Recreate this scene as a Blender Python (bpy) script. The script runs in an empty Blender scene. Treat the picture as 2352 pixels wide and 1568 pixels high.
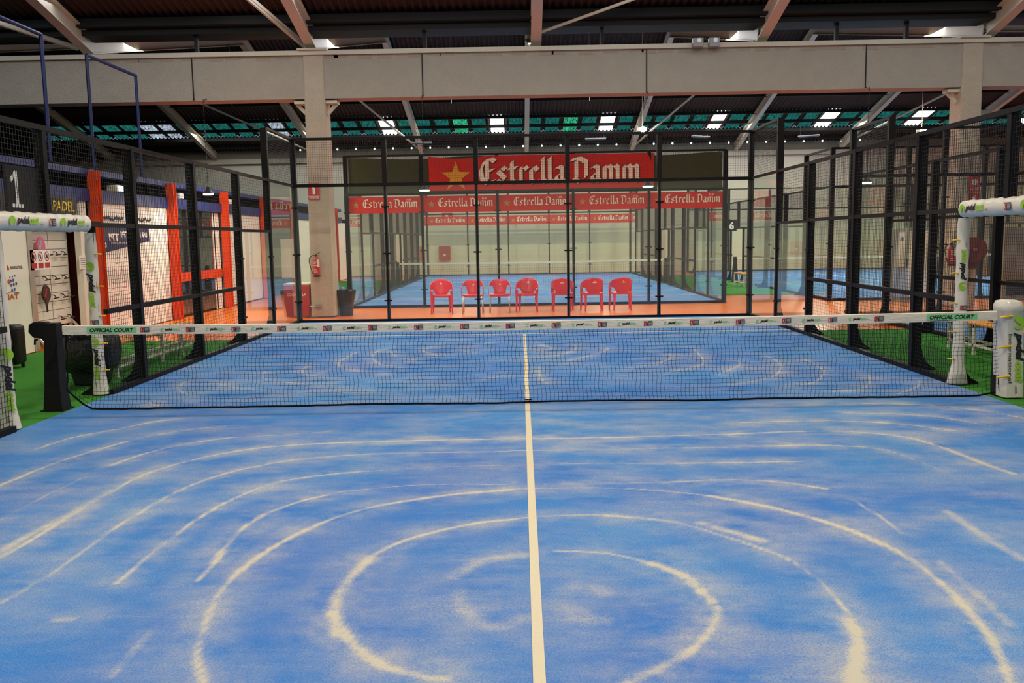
import bpy, bmesh, math, random
import numpy as np
from mathutils import Vector, Matrix
random.seed(7)
S = bpy.context.scene
COL = S.collection
R = math.radians

# ------------------------------------------------------------------ camera, world, lights, exposure
F_PX, CAM = 2019.505, Vector((-0.0504, -9.4672, 1.7855))
PITCH, YAW, ROLL = 0.11677, 0.011413, -0.016576
def _cam_matrix():
    def vec(u, v):
        c, s = math.cos(ROLL), math.sin(ROLL); u, v = c*u + s*v, -s*u + c*v
        x, up, fw = u, -v, 1.0
        c, s = math.cos(PITCH), math.sin(PITCH); y = c*fw + s*up; z = -s*fw + c*up
        c, s = math.cos(YAW), math.sin(YAW)
        return Vector((c*x - s*y, s*x + c*y, z))
    f = vec(0, 0); r = vec(1, 0) - f; u = f - vec(0, 1)
    m = Matrix.Identity(4)
    for i in range(3):
        m[i][0], m[i][1], m[i][2], m[i][3] = r[i], u[i], -f[i], CAM[i]
    return m
cam = bpy.data.cameras.new('camera'); cam.sensor_width = 36.0; cam.lens = F_PX/2352*36.0
cam.clip_start = 0.05; cam.clip_end = 200
camo = bpy.data.objects.new('camera', cam); COL.objects.link(camo); camo.matrix_world = _cam_matrix()
S.camera = camo
S.view_settings.view_transform = 'Standard'; S.view_settings.look = 'None'
S.view_settings.gamma = 1.0; S.view_settings.use_curve_mapping = False
S.view_settings.exposure = -0.10
w = bpy.data.worlds.new('world'); S.world = w; w.use_nodes = True
w.node_tree.nodes['Background'].inputs[0].default_value = (0.75, 0.85, 1.0, 1)
w.node_tree.nodes['Background'].inputs[1].default_value = 0.25
try:
    S.cycles.transparent_max_bounces = 40; S.cycles.max_bounces = 10
    S.cycles.sample_clamp_indirect = 4.0
except Exception: pass

def area(name, loc, sx, sy, power, color, shape='RECTANGLE', rot=(0, 0, 0), spread=180):
    l = bpy.data.lights.new(name, 'AREA'); l.shape = shape; l.size = sx; l.size_y = sy
    l.energy = power; l.color = color; l.spread = R(spread)
    o = bpy.data.objects.new(name, l); COL.objects.link(o); o.location = loc; o.rotation_euler = rot
    return o
WARM = (1.0, 0.87, 0.70); DAY = (0.86, 0.93, 1.0)
# daylight entering through the roof-light strips (just under the sheets; rear strip not modelled)
area('daylight_near_strip', (0.5, 9.2, 6.95), 30, 1.8, 420, DAY)
area('daylight_rear_strip', (0.5, -9.2, 7.0), 30, 1.8, 640, DAY)
area('daylight_far_strip', (0.5, 32.7, 6.9), 34, 1.5, 700, DAY)
area('corridor_fill_strip', (0.5, 14.4, 6.9), 34, 1.6, 760, DAY)  # added fill for the corridor; the roof has no strip here
# added overhead fill lights without fixtures, standing in for the hall's lamps
for (lx, ly, lz, lp) in [(-3.2, -5.5, 7.2, 290), (3.2, -5.5, 7.2, 290), (-3.2, 3.6, 7.4, 270), (3.2, 3.6, 7.4, 270), (0, -1, 8.2, 230),
                         (-7.6, 4, 7.2, 100), (-7.0, 13.2, 4.6, 190), (10.4, 3.0, 7.2, 200), (14.0, -4, 7.2, 150),
                         (-2.2, 20, 7.2, 400), (3.4, 20, 7.2, 400), (-2.2, 28, 6.4, 400), (3.4, 28, 6.4, 400),
                         (11, 19.5, 7.0, 800), (12.5, 28, 6.0, 900), (16.5, 23, 6.6, 500), (-10, 26, 6.6, 200)]:
    area('hall_fill_light', (lx, ly, lz), 0.5, 0.5, lp, WARM, 'DISK')
for px in (-7.3, -2.26, 2.92, 7.96):      # the four pendant lamps over the corridor
    area('pendant_light', (px, 11.2, 2.88), 0.2, 0.2, 55, (1.0, 0.9, 0.75), 'DISK')

# ------------------------------------------------------------------ materials
def lin(h):
    h = h.lstrip('#'); o = []
    for i in (0, 2, 4):
        c = int(h[i:i+2], 16)/255; o.append(c/12.92 if c <= 0.04045 else ((c+0.055)/1.055)**2.4)
    return (*o, 1)
def mat(name, col, rough=0.6, metal=0.0, var=0.0, vscale=8.0, bump=0.0, bscale=60.0, spec=0.5, emit=0.0, coat=0.0, stretch=None):
    m = bpy.data.materials.new(name); m.use_nodes = True
    nt = m.node_tree; b = nt.nodes['Principled BSDF']
    c = lin(col) if isinstance(col, str) else (*col, 1)
    b.inputs['Base Color'].default_value = c; b.inputs['Roughness'].default_value = rough
    b.inputs['Metallic'].default_value = metal; b.inputs['Specular IOR Level'].default_value = spec
    if coat: b.inputs['Coat Weight'].default_value = coat
    tc = nt.nodes.new('ShaderNodeTexCoord')
    src = tc.outputs['Object']
    if stretch:
        mp = nt.nodes.new('ShaderNodeMapping'); mp.inputs['Scale'].default_value = stretch
        nt.links.new(src, mp.inputs['Vector']); src = mp.outputs['Vector']
    if var:
        n = nt.nodes.new('ShaderNodeTexNoise'); n.inputs['Scale'].default_value = vscale; n.inputs['Detail'].default_value = 6
        mx = nt.nodes.new('ShaderNodeMix'); mx.data_type = 'RGBA'
        mx.inputs['A'].default_value = tuple(v*(1-var) for v in c[:3]) + (1,)
        mx.inputs['B'].default_value = tuple(min(1, v*(1+var)) for v in c[:3]) + (1,)
        nt.links.new(src, n.inputs['Vector']); nt.links.new(n.outputs['Fac'], mx.inputs['Factor'])
        nt.links.new(mx.outputs['Result'], b.inputs['Base Color'])
    if bump:
        n2 = nt.nodes.new('ShaderNodeTexNoise'); n2.inputs['Scale'].default_value = bscale; n2.inputs['Detail'].default_value = 4
        bp = nt.nodes.new('ShaderNodeBump'); bp.inputs['Strength'].default_value = bump; bp.inputs['Distance'].default_value = 0.02
        nt.links.new(src, n2.inputs['Vector']); nt.links.new(n2.outputs['Fac'], bp.inputs['Height'])
        nt.links.new(bp.outputs['Normal'], b.inputs['Normal'])
    if emit:
        b.inputs['Emission Color'].default_value = c; b.inputs['Emission Strength'].default_value = emit
    return m
def glass_mat(name, tint, extra=0.0):
    m = bpy.data.materials.new(name); m.use_nodes = True; nt = m.node_tree
    for n in list(nt.nodes): nt.nodes.remove(n)
    out = nt.nodes.new('ShaderNodeOutputMaterial'); mix = nt.nodes.new('ShaderNodeMixShader')
    tr = nt.nodes.new('ShaderNodeBsdfTransparent'); tr.inputs[0].default_value = (*tint, 1)
    gl = nt.nodes.new('ShaderNodeBsdfGlossy'); gl.inputs['Roughness'].default_value = 0.0
    gl.inputs['Color'].default_value = (0.95, 1, 0.97, 1)
    fr = nt.nodes.new('ShaderNodeFresnel'); fr.inputs['IOR'].default_value = 1.5
    df = nt.nodes.new('ShaderNodeBsdfDiffuse'); df.inputs['Color'].default_value = (0.75, 0.8, 0.75, 1)
    m2 = nt.nodes.new('ShaderNodeMixShader'); m2.inputs[0].default_value = extra   # film of dust on the pane
    nt.links.new(tr.outputs[0], m2.inputs[1]); nt.links.new(df.outputs[0], m2.inputs[2])
    ge = nt.nodes.new('ShaderNodeNewGeometry'); iv = nt.nodes.new('ShaderNodeMath'); iv.operation = 'SUBTRACT'; iv.inputs[0].default_value = 1.6
    ml = nt.nodes.new('ShaderNodeMath'); ml.operation = 'MULTIPLY'; ml.use_clamp = True   # the far face of the pane adds to the near one's reflection
    bk = nt.nodes.new('ShaderNodeMath'); bk.operation = 'MULTIPLY'; bk.inputs[1].default_value = 1.6
    nt.links.new(ge.outputs['Backfacing'], bk.inputs[0]); nt.links.new(bk.outputs[0], iv.inputs[1])
    nt.links.new(fr.outputs[0], ml.inputs[0]); nt.links.new(iv.outputs[0], ml.inputs[1]); nt.links.new(ml.outputs[0], mix.inputs[0]); nt.links.new(m2.outputs[0], mix.inputs[1]); nt.links.new(gl.outputs[0], mix.inputs[2])
    nt.links.new(mix.outputs[0], out.inputs[0])
    return m
def emit_mat(name, col, strength, mottle=0.0, scale=20.0, stretch=(1, 1, 1)):
    m = bpy.data.materials.new(name); m.use_nodes = True; nt = m.node_tree
    for n in list(nt.nodes): nt.nodes.remove(n)
    out = nt.nodes.new('ShaderNodeOutputMaterial'); e = nt.nodes.new('ShaderNodeEmission')
    e.inputs[0].default_value = (*col, 1); e.inputs[1].default_value = strength
    if mottle:                                     # dirt on the outside of the translucent sheet
        tc = nt.nodes.new('ShaderNodeTexCoord'); mp = nt.nodes.new('ShaderNodeMapping'); mp.inputs['Scale'].default_value = stretch
        n = nt.nodes.new('ShaderNodeTexNoise'); n.inputs['Scale'].default_value = scale; n.inputs['Detail'].default_value = 6
        r = nt.nodes.new('ShaderNodeValToRGB'); r.color_ramp.elements[0].position = 0.5 - mottle*0.25; r.color_ramp.elements[1].position = 0.72
        ml = nt.nodes.new('ShaderNodeMath'); ml.operation = 'MULTIPLY'; ml.inputs[1].default_value = strength
        nt.links.new(tc.outputs['Object'], mp.inputs[0]); nt.links.new(mp.outputs[0], n.inputs['Vector'])
        nt.links.new(n.outputs['Fac'], r.inputs[0]); nt.links.new(r.outputs[0], ml.inputs[0]); nt.links.new(ml.outputs[0], e.inputs[1])
    nt.links.new(e.outputs[0], out.inputs[0])
    return m

M = dict(
    orange=mat('painted_floor_orange', '#E4701C', 0.28, var=0.10, vscale=1.2, spec=0.5),
    green=mat('green_turf', '#3F8730', 0.95, var=0.22, vscale=40, bump=0.6, bscale=300, spec=0.15),
    white_line=mat('white_turf_line', '#DDD3B8', 0.95, var=0.06, vscale=90, bump=0.5, bscale=350, spec=0.1),
    steel=mat('black_powder_coat', '#08080A', 0.55, spec=0.22),
    wire=mat('black_wire', '#16171A', 0.5, spec=0.4),
    string=mat('black_net_cord', '#0E0F12', 0.9, spec=0.1),
    glass=glass_mat('tempered_glass', (0.955, 0.985, 0.955), 0.028),
    concrete=mat('roughcast_concrete', '#B7A791', 0.92, var=0.10, vscale=5, bump=0.9, bscale=45, spec=0.2),
    beam=mat('roughcast_beam', '#A79B8B', 0.92, var=0.10, vscale=3, bump=0.9, bscale=45, spec=0.2),
    cream=mat('cream_steel_paint', '#C9BCA6', 0.45, var=0.05, vscale=4, spec=0.4),
    roof=mat('dark_corrugated_sheet', '#3A2720', 0.7, var=0.3, vscale=2.5, spec=0.3),
    dark=mat('dark_steel', '#1B1815', 0.6, spec=0.3),
    wall=mat('cream_block_wall', '#D8D0BA', 0.85, var=0.05, vscale=1.5, bump=0.15, bscale=25, spec=0.2),
    hosered=mat('hose_red', '#6E1512', 0.5), wall2=mat('grey_cream_wall', '#8F8674', 0.85, var=0.06, vscale=1.5, spec=0.2),
    panel=mat('white_panel', '#EDE6D8', 0.5, var=0.03, vscale=2, spec=0.35),
    navy=mat('navy_print', '#1D2350', 0.5), blue=mat('blue_band_paint', '#1C2D68', 0.5, spec=0.4),
    bluetube=mat('blue_tube_paint', '#1A2658', 0.4, spec=0.4),
    orangepost=mat('orange_steel_paint', '#D8430F', 0.4, spec=0.4),
    red=mat('red_banner_fabric', '#C8261C', 0.6, var=0.05, vscale=3, spec=0.25),
    redpl=mat('red_plastic', '#CF1A1C', 0.30, spec=0.5),
    redpaint=mat('red_paint', '#B31217', 0.35, spec=0.5),
    star=mat('gold_print', '#D79A1E', 0.6), dull_star=mat('dull_gold_print', '#A98A45', 0.6),
    ivory=mat('ivory_print', '#EFE3CB', 0.6), shade=mat('print_drop_shadow', '#3B2A26', 0.7),
    greyprint=mat('grey_print', '#6B5A55', 0.7),
    vinyl=mat('white_vinyl', '#D3CFC4', 0.22, var=0.03, vscale=6, bump=0.35, bscale=9, spec=0.5),
    canvas=mat('white_net_tape', '#DAD4C4', 0.8, var=0.08, vscale=14, bump=0.5, bscale=12, spec=0.2, stretch=(1, 1, 3)),
    lime=mat('lime_print', '#8FBF2E', 0.5), mint=mat('pale_green_print', '#7FC98C', 0.6), black=mat('black_print', '#17181A', 0.55),
    maroon=mat('dark_red_print', '#A8202E', 0.55), navyp=mat('navy_badge_print', '#1B2A44', 0.55),
    strap=mat('yellow_strap', '#E0B81C', 0.5), screen=mat('dark_green_windscreen', '#434B35', 0.9, var=0.12, vscale=6, spec=0.1),
    alu=mat('brushed_aluminium', '#C9C6BE', 0.35, 0.8), bag=mat('black_bin_bag', '#0C0C0D', 0.28, bump=0.9, bscale=14, spec=0.5),
    binp=mat('dark_bin_plastic', '#181A22', 0.4), blueb=mat('blue_plastic', '#1C3F78', 0.4),
    sofa=mat('black_leather', '#0E0D0D', 0.45, bump=0.3, bscale=30, spec=0.4),
    wood=mat('pine_slat', '#D08B3C', 0.55, var=0.15, vscale=6, stretch=(1, 12, 12)),
    whitemetal=mat('white_painted_tube', '#DAD6CC', 0.4), pink=mat('pink_racket', '#D86A9A', 0.4), racket=mat('dark_racket', '#3A2626', 0.4),
    dglass=glass_mat('shopfront_glass', (0.42, 0.45, 0.42), 0.03), stain=mat('beam_stain', '#9A8A78', 0.9), grey=mat('grey_housing', '#8C8A88', 0.45),
    signred=mat('sign_red', '#B8201E', 0.5), signwhite=mat('sign_white', '#EDEBE4', 0.5), yellow=mat('yellow_print', '#E6C21A', 0.5),
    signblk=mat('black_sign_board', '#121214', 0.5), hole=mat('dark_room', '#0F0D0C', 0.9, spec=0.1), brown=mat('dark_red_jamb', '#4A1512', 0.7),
    lampglow=emit_mat('lamp_glow', (1.0, 0.97, 0.9), 9.0), floodglow=emit_mat('flood_glow', (1.0, 0.85, 0.55), 60.0),
    small_glow=emit_mat('pale_glow', (0.75, 0.92, 1.0), 5.0),
    skywhite=emit_mat('clear_rooflight', (0.93, 1.0, 1.0), 4.0), skyteal=emit_mat('dirty_teal_rooflight', (0.04, 0.38, 0.34), 0.55, 1.0, 2.0, (16, 2, 1)),
    skypale=emit_mat('dusty_rooflight', (0.7, 0.85, 1.0), 0.9, 0.9, 2.4, (7, 2, 1)), skygreen=emit_mat('green_rooflight', (0.06, 0.75, 0.38), 1.3, 0.5, 6.0, (8, 1, 1)), skyblue=emit_mat('blue_rooflight', (0.03, 0.33, 0.75), 0.9, 0.8, 4.0, (6, 2, 1)),
    bluedot=mat('blue_sticker', '#2A4FA0', 0.5), rust=mat('orange_sticker', '#C2582A', 0.5), paper=mat('white_paper', '#E8E4DA', 0.7),
    cable=mat('dark_cable', '#1A1715', 0.7), brass=mat('hose_core', '#D2452F', 0.5))

# ------------------------------------------------------------------ mesh building helpers
def tag(o, label=None, cat=None, group=None, kind=None):
    if label: o['label'] = label
    if cat: o['category'] = cat
    if group: o['group'] = group
    if kind: o['kind'] = kind
    return o
def thing(name, loc, label, cat, group=None, rz=0.0):
    o = bpy.data.objects.new(name, None); COL.objects.link(o); o.location = loc; o.rotation_euler = (0, 0, rz)
    o.empty_display_size = 0.1
    return tag(o, label, cat, group)
_txt = {}
def glyphs(body, shear=0.0, bold=0.0):
    k = (body, shear, bold)
    if k in _txt: return _txt[k]
    cu = bpy.data.curves.new('t', 'FONT'); cu.body = body; cu.size = 1.0; cu.shear = shear; cu.offset = bold; cu.resolution_u = 3
    o = bpy.data.objects.new('t', cu); COL.objects.link(o)
    dg = bpy.context.evaluated_depsgraph_get(); ev = o.evaluated_get(dg); me = ev.to_mesh()
    vs = [(v.co.x, v.co.y) for v in me.vertices]; fs = [tuple(p.vertices) for p in me.polygons]
    ev.to_mesh_clear(); bpy.data.objects.remove(o); bpy.data.curves.remove(cu)
    x0 = min(v[0] for v in vs); x1 = max(v[0] for v in vs); y0 = min(v[1] for v in vs); y1 = max(v[1] for v in vs)
    vs = [((x-x0)/(x1-x0), (y-y0)/(y1-y0)) for x, y in vs]
    _txt[k] = (vs, fs, (x1-x0)/(y1-y0)); return _txt[k]
# pen strokes of the black-letter capitals and minuscules, x-height 1
BL = {'E': (1.05, [[(.8, 1.5), (.36, 1.36), (.14, .85), (.2, .3), (.52, .02), (.98, .2)], [(.52, 1.42), (.52, .2)], [(.52, 1.38), (.78, 1.5), (1.0, 1.34)], [(.52, .74), (.9, .84)]]),
      's': (.72, [[(.62, .84), (.4, .98), (.14, .74), (.56, .32), (.34, .04), (.06, .18)]]),
      't': (.62, [[(.28, 1.32), (.28, .16), (.42, .04), (.58, .15)], [(.06, .9), (.56, .94)]]),
      'r': (.66, [[(.06, .84), (.2, .95), (.2, .06)], [(.2, .8), (.46, .98), (.62, .84)]]),
      'e': (.72, [[(.18, .84), (.18, .16), (.36, .02), (.64, .18)], [(.18, .84), (.4, .98), (.58, .76), (.2, .46)]]),
      'l': (.42, [[(.06, 1.38), (.2, 1.52), (.2, .16), (.36, .03)]]),
      'a': (.76, [[(.1, .84), (.32, .97), (.52, .88), (.52, .14), (.68, .04)], [(.52, .58), (.18, .4), (.16, .16), (.3, .04), (.52, .2)]]),
      'm': (1.2, [[(.06, .85), (.18, .95), (.18, .06)], [(.18, .82), (.44, .98), (.58, .86), (.58, .06)], [(.58, .82), (.84, .98), (.98, .86), (.98, .12), (1.1, .03)]]),
      'D': (1.1, [[(.3, 1.3), (.3, .22)], [(.0, 1.36), (.5, 1.46), (.9, 1.22), (.9, .32), (.52, .02), (.08, .2)]]),
      ' ': (.34, [])}
class MB:
    def __init__(s): s.v = []; s.f = []; s.m = []; s.mi = 0
    def add(s, vs, fs):
        b = len(s.v); s.v += [tuple(v) for v in vs]; s.f += [tuple(b+i for i in f) for f in fs]; s.m += [s.mi]*len(fs); return s
    def box(s, x0, x1, y0, y1, z0, z1):
        vs = [(x, y, z) for z in (z0, z1) for y in (y0, y1) for x in (x0, x1)]
        return s.add(vs, [(0, 2, 3, 1), (4, 5, 7, 6), (0, 1, 5, 4), (2, 6, 7, 3), (0, 4, 6, 2), (1, 3, 7, 5)])
    def cbox(s, c, d): return s.box(c[0]-d[0]/2, c[0]+d[0]/2, c[1]-d[1]/2, c[1]+d[1]/2, c[2]-d[2]/2, c[2]+d[2]/2)
    def bar(s, a, b, w, h=None, up=(0, 0, 1)):
        h = h or w; a = Vector(a); b = Vector(b); d = (b-a).normalized(); u = Vector(up)
        if abs(d.dot(u)) > 0.98: u = Vector((1, 0, 0))
        r = d.cross(u).normalized()*w/2; u = r.cross(d).normalized()*h/2
        vs = [p+i*r+j*u for p in (a, b) for j in (-1, 1) for i in (-1, 1)]
        return s.add(vs, [(0, 2, 3, 1), (4, 5, 7, 6), (0, 1, 5, 4), (2, 6, 7, 3), (0, 4, 6, 2), (1, 3, 7, 5)])
    def taper(s, rings):     # rings of equal length, closed with caps
        n = len(rings[0]); vs = [p for r in rings for p in r]; fs = []
        for k in range(len(rings)-1):
            for i in range(n): fs.append((k*n+i, k*n+(i+1) % n, (k+1)*n+(i+1) % n, (k+1)*n+i))
        fs.append(tuple(reversed(range(n)))); fs.append(tuple((len(rings)-1)*n+i for i in range(n)))
        return s.add(vs, fs)
    def tube(s, pts, r, n=8):
        pts = [Vector(p) for p in pts]; rings = []; rr = r if isinstance(r, (list, tuple)) else [r]*len(pts); pu = None
        for i, p in enumerate(pts):
            d = (pts[min(i+1, len(pts)-1)] - pts[max(i-1, 0)]).normalized()
            u = pu if pu is not None else (Vector((0, 0, 1)) if abs(d.z) < .9 else Vector((1, 0, 0)))
            a = d.cross(u).normalized(); u = a.cross(d).normalized(); pu = u
            rings.append([p + (a*math.cos(2*math.pi*k/n) + u*math.sin(2*math.pi*k/n))*rr[i] for k in range(n)])
        return s.taper(rings)
    def lathe(s, c, prof, n=24):
        return s.taper([[(c[0]+r*math.cos(2*math.pi*k/n), c[1]+r*math.sin(2*math.pi*k/n), c[2]+z) for k in range(n)] for r, z in prof])
    def ell(s, c, prof, n=20):   # prof: (rx, ry, z)
        return s.taper([[(c[0]+rx*math.cos(2*math.pi*k/n), c[1]+ry*math.sin(2*math.pi*k/n), c[2]+z) for k in range(n)] for rx, ry, z in prof])
    def prism(s, pl, o, r, u, n, t):   # 2d polygon on plane (o,r,u), thickness t along n
        o, r, u, n = map(Vector, (o, r, u, n)); k = len(pl)
        vs = [o+r*x+u*y for x, y in pl] + [o+r*x+u*y+n*t for x, y in pl]
        return s.add(vs, [tuple(range(k)), tuple(reversed(range(k, 2*k)))] + [(i, (i+1) % k, k+(i+1) % k, k+i) for i in range(k)])
    def disc(s, c, rad, r, u, n, t, k=24): return s.prism([(rad*math.cos(2*math.pi*i/k), rad*math.sin(2*math.pi*i/k)) for i in range(k)], c, r, u, n, t)
    def text(s, body, o, r, u, w, h, shear=0.0, bold=0.0, warp=None):
        vs, fs, _ = glyphs(body, shear, bold); o, r, u = map(Vector, (o, r, u)); P = []
        for x, y in vs:
            p = o + r*(x*w) + u*(y*h); P.append(warp(p) if warp else p)
        return s.add(P, fs)
    def blackletter(s, body, o, r, u, n, w, t=0.002, nib=.145, ang=40, off=(0, 0)):
        o, r, u, n = map(Vector, (o, r, u, n)); tot = sum(BL[c][0] for c in body); k = w/tot; x = 0; nx, ny = math.cos(R(ang))*nib, math.sin(R(ang))*nib; e = 0
        for c in body:
            for st in BL[c][1]:
                for (ax, ay), (bx, by) in zip(st, st[1:]):
                    ln = math.hypot(bx-ax, by-ay)
                    dx, dy = (bx-ax)/ln, (by-ay)/ln
                    if abs(dx*ny-dy*nx) < .03*nib: dx, dy = dx, dy+.05
                    pl = [(ax-nx, ay-ny), (ax+nx, ay+ny), (bx+nx, by+ny), (bx-nx, by-ny)]
                    e += 1
                    s.prism([((x+p+off[0])*k, (q+off[1])*k) for p, q in pl], o, r, u, n, t+e*4e-5)
            x += BL[c][0]
        return k
    def build(s, name, m, parent=None, smooth=False, local=False, kind=None, label=None):
        o_ = Vector(parent.location) if (parent is not None and not local) else Vector((0, 0, 0))
        p = parent
        if parent is not None and not local:
            o_ = Vector((0, 0, 0)); q = parent
            while q is not None: o_ += Vector(q.location); q = q.parent
        me = bpy.data.meshes.new(name); me.from_pydata([tuple(Vector(v)-o_) for v in s.v], [], s.f)
        for k in (m if isinstance(m, (list, tuple)) else [m]): me.materials.append(k)
        if any(s.m):
            for pl, mi in zip(me.polygons, s.m): pl.material_index = mi
        bm = bmesh.new(); bm.from_mesh(me); bmesh.ops.recalc_face_normals(bm, faces=bm.faces); bm.to_mesh(me); bm.free()
        if smooth:
            for pl in me.polygons: pl.use_smooth = True
        ob = bpy.data.objects.new(name, me); COL.objects.link(ob); ob.parent = p
        if kind: ob['kind'] = kind
        if label: ob['label'] = label
        return ob
    def solid(s, name, m, label, cat, loc=(0, 0, 0), group=None, smooth=False, kind=None):   # a thing that is one mesh; vertices in world space
        ob = s.build(name, m, None, smooth); lv = Vector(loc)
        if lv.length: ob.data.transform(Matrix.Translation(-lv)); ob.location = lv
        return tag(ob, label, cat, group, kind)
def auto_smooth(o, deg=35):
    for p in o.data.polygons: p.use_smooth = True
    try: o.data.set_sharp_from_angle(angle=R(deg))
    except Exception: pass
    return o
def struct(mb, name, m): return tag(mb.build(name, m), kind='structure')
def bevel(o, w=0.01, seg=2):
    b = o.modifiers.new('b', 'BEVEL'); b.width = w; b.segments = seg; b.limit_method = 'ANGLE'; return o
def copy_tree(o, parent=None):
    c = o.copy(); COL.objects.link(c); c.parent = parent
    for ch in list(o.children): copy_tree(ch, c)
    return c
def starpoly(r, k=.40): return [((r if i % 2 == 0 else r*k)*math.sin(i*math.pi/5), (r if i % 2 == 0 else r*k)*math.cos(i*math.pi/5)) for i in range(10)]
X, Y, Z = Vector((1, 0, 0)), Vector((0, 1, 0)), Vector((0, 0, 1))
XL, XR = -24, 28
# ------------------------------------------------------------------ the hall: floor, turf, walls, roof
struct(MB().box(XL, XR, -13, 36, -0.2, -0.02), 'floor', M['orange'])
def turf(name, x0, x1, y0, y1, z=0.0):
    return struct(MB().box(x0, x1, y0, y1, -0.019, z-0.004), name, M['green'])
turf('turf_strip', -8.28, -5.0, -12.5, 6.7); turf('turf_strip', 5.0, 7.2, -12.5, 6.85)
turf('turf_strip', 5.36, 8.2, 16.9, 31.0); turf('turf_strip', -8.28, -4.64, 22.0, 30.3)

def court_material():
    m = bpy.data.materials.new('blue_court_turf'); m.use_nodes = True; nt = m.node_tree; b = nt.nodes['Principled BSDF']
    b.inputs['Roughness'].default_value = 0.9; b.inputs['Specular IOR Level'].default_value = 0.18
    N = nt.nodes.new; Lk = nt.links.new
    tc = N('ShaderNodeTexCoord')
    def noise(scale, detail=5, st=(1, 1, 1), rough=.55):
        mp = N('ShaderNodeMapping'); mp.inputs['Scale'].default_value = st
        n = N('ShaderNodeTexNoise'); n.inputs['Scale'].default_value = scale; n.inputs['Detail'].default_value = detail; n.inputs['Roughness'].default_value = rough
        Lk(tc.outputs['Object'], mp.inputs[0]); Lk(mp.outputs[0], n.inputs['Vector']); return n.outputs['Fac']
    def ramp(f, a, c, lo=0., hi=1.):
        r = N('ShaderNodeMapRange'); r.inputs['From Min'].default_value = a; r.inputs['From Max'].default_value = c
        r.inputs['To Min'].default_value = lo; r.inputs['To Max'].default_value = hi; Lk(f, r.inputs['Value']); return r.outputs[0]
    def mth(op, a, c):
        n = N('ShaderNodeMath'); n.operation = op
        for i, v in enumerate((a, c)):
            if isinstance(v, (int, float)): n.inputs[i].default_value = v
            else: Lk(v, n.inputs[i])
        return n.outputs[0]
    def mix(f, a, c):
        n = N('ShaderNodeMix'); n.data_type = 'RGBA'
        for k, v in (('A', a), ('B', c)):
            if isinstance(v, tuple): n.inputs[k].default_value = v
            else: Lk(v, n.inputs[k])
        Lk(f, n.inputs['Factor']); return n.outputs['Result']
    base = mix(ramp(noise(0.45, 3), .35, .68), lin('#4382CC'), lin('#64AEDC'))
    fibre = noise(260, 3); grain = noise(75, 4)
    base = mix(ramp(noise(130, 4, (1, 1, 1), .75), .36, .64), lin('#2E66B6'), base)
    base = mix(ramp(fibre, .38, .66), mix(ramp(fibre, .3, .7), base, lin('#2C5CAA')), base)
    haze = mth('MULTIPLY', ramp(noise(1.1, 7, (1, 1.8, 1), .66), .42, .72), ramp(noise(.32, 2), .3, .65, .25, 1))
    haze = mth('MULTIPLY', haze, ramp(grain, .36, .58, .35, 1))
    streak = mth('MULTIPLY', ramp(noise(2.2, 6, (.7, 5, 1)), .54, .80), .22)
    at = N('ShaderNodeAttribute'); at.attribute_name = 'sand'
    at2 = N('ShaderNodeAttribute'); at2.attribute_name = 'sand_haze'
    edge = mth('MULTIPLY', ramp(noise(13, 6, (1, 1, 1), .7), .30, .58, .45, 1.1), ramp(noise(1.5, 3), .3, .56, .45, 1.05))
    dust = mth('MULTIPLY', mth('SUBTRACT', noise(120, 4, (1, 1, 1), .7), .5), 1.5)
    raw = mth('MULTIPLY', at.outputs['Fac'], edge)
    line = mth('MULTIPLY', ramp(mth('ADD', raw, mth('MULTIPLY', dust, ramp(raw, .02, .3))), .12, .9), .74)
    veil = mth('MULTIPLY', mth('MULTIPLY', at2.outputs['Fac'], ramp(noise(3.5, 6, (1, 1, 1), .65), .36, .64)), ramp(noise(130, 4, (1, 1, 1), .75), .36, .6, .35, 1))
    tot = mth('MINIMUM', mth('ADD', veil, mth('ADD', mth('ADD', mth('MULTIPLY', haze, .62), mth('MULTIPLY', streak, ramp(grain, .4, .6))), line)), .92)
    Lk(mix(tot, base, lin('#C9C1AA')), b.inputs['Base Color'])
    bp = N('ShaderNodeBump'); bp.inputs['Strength'].default_value = .5; bp.inputs['Distance'].default_value = .01
    Lk(fibre, bp.inputs['Height']); Lk(bp.outputs[0], b.inputs['Normal'])
    return m
COURT = court_material()
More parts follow.
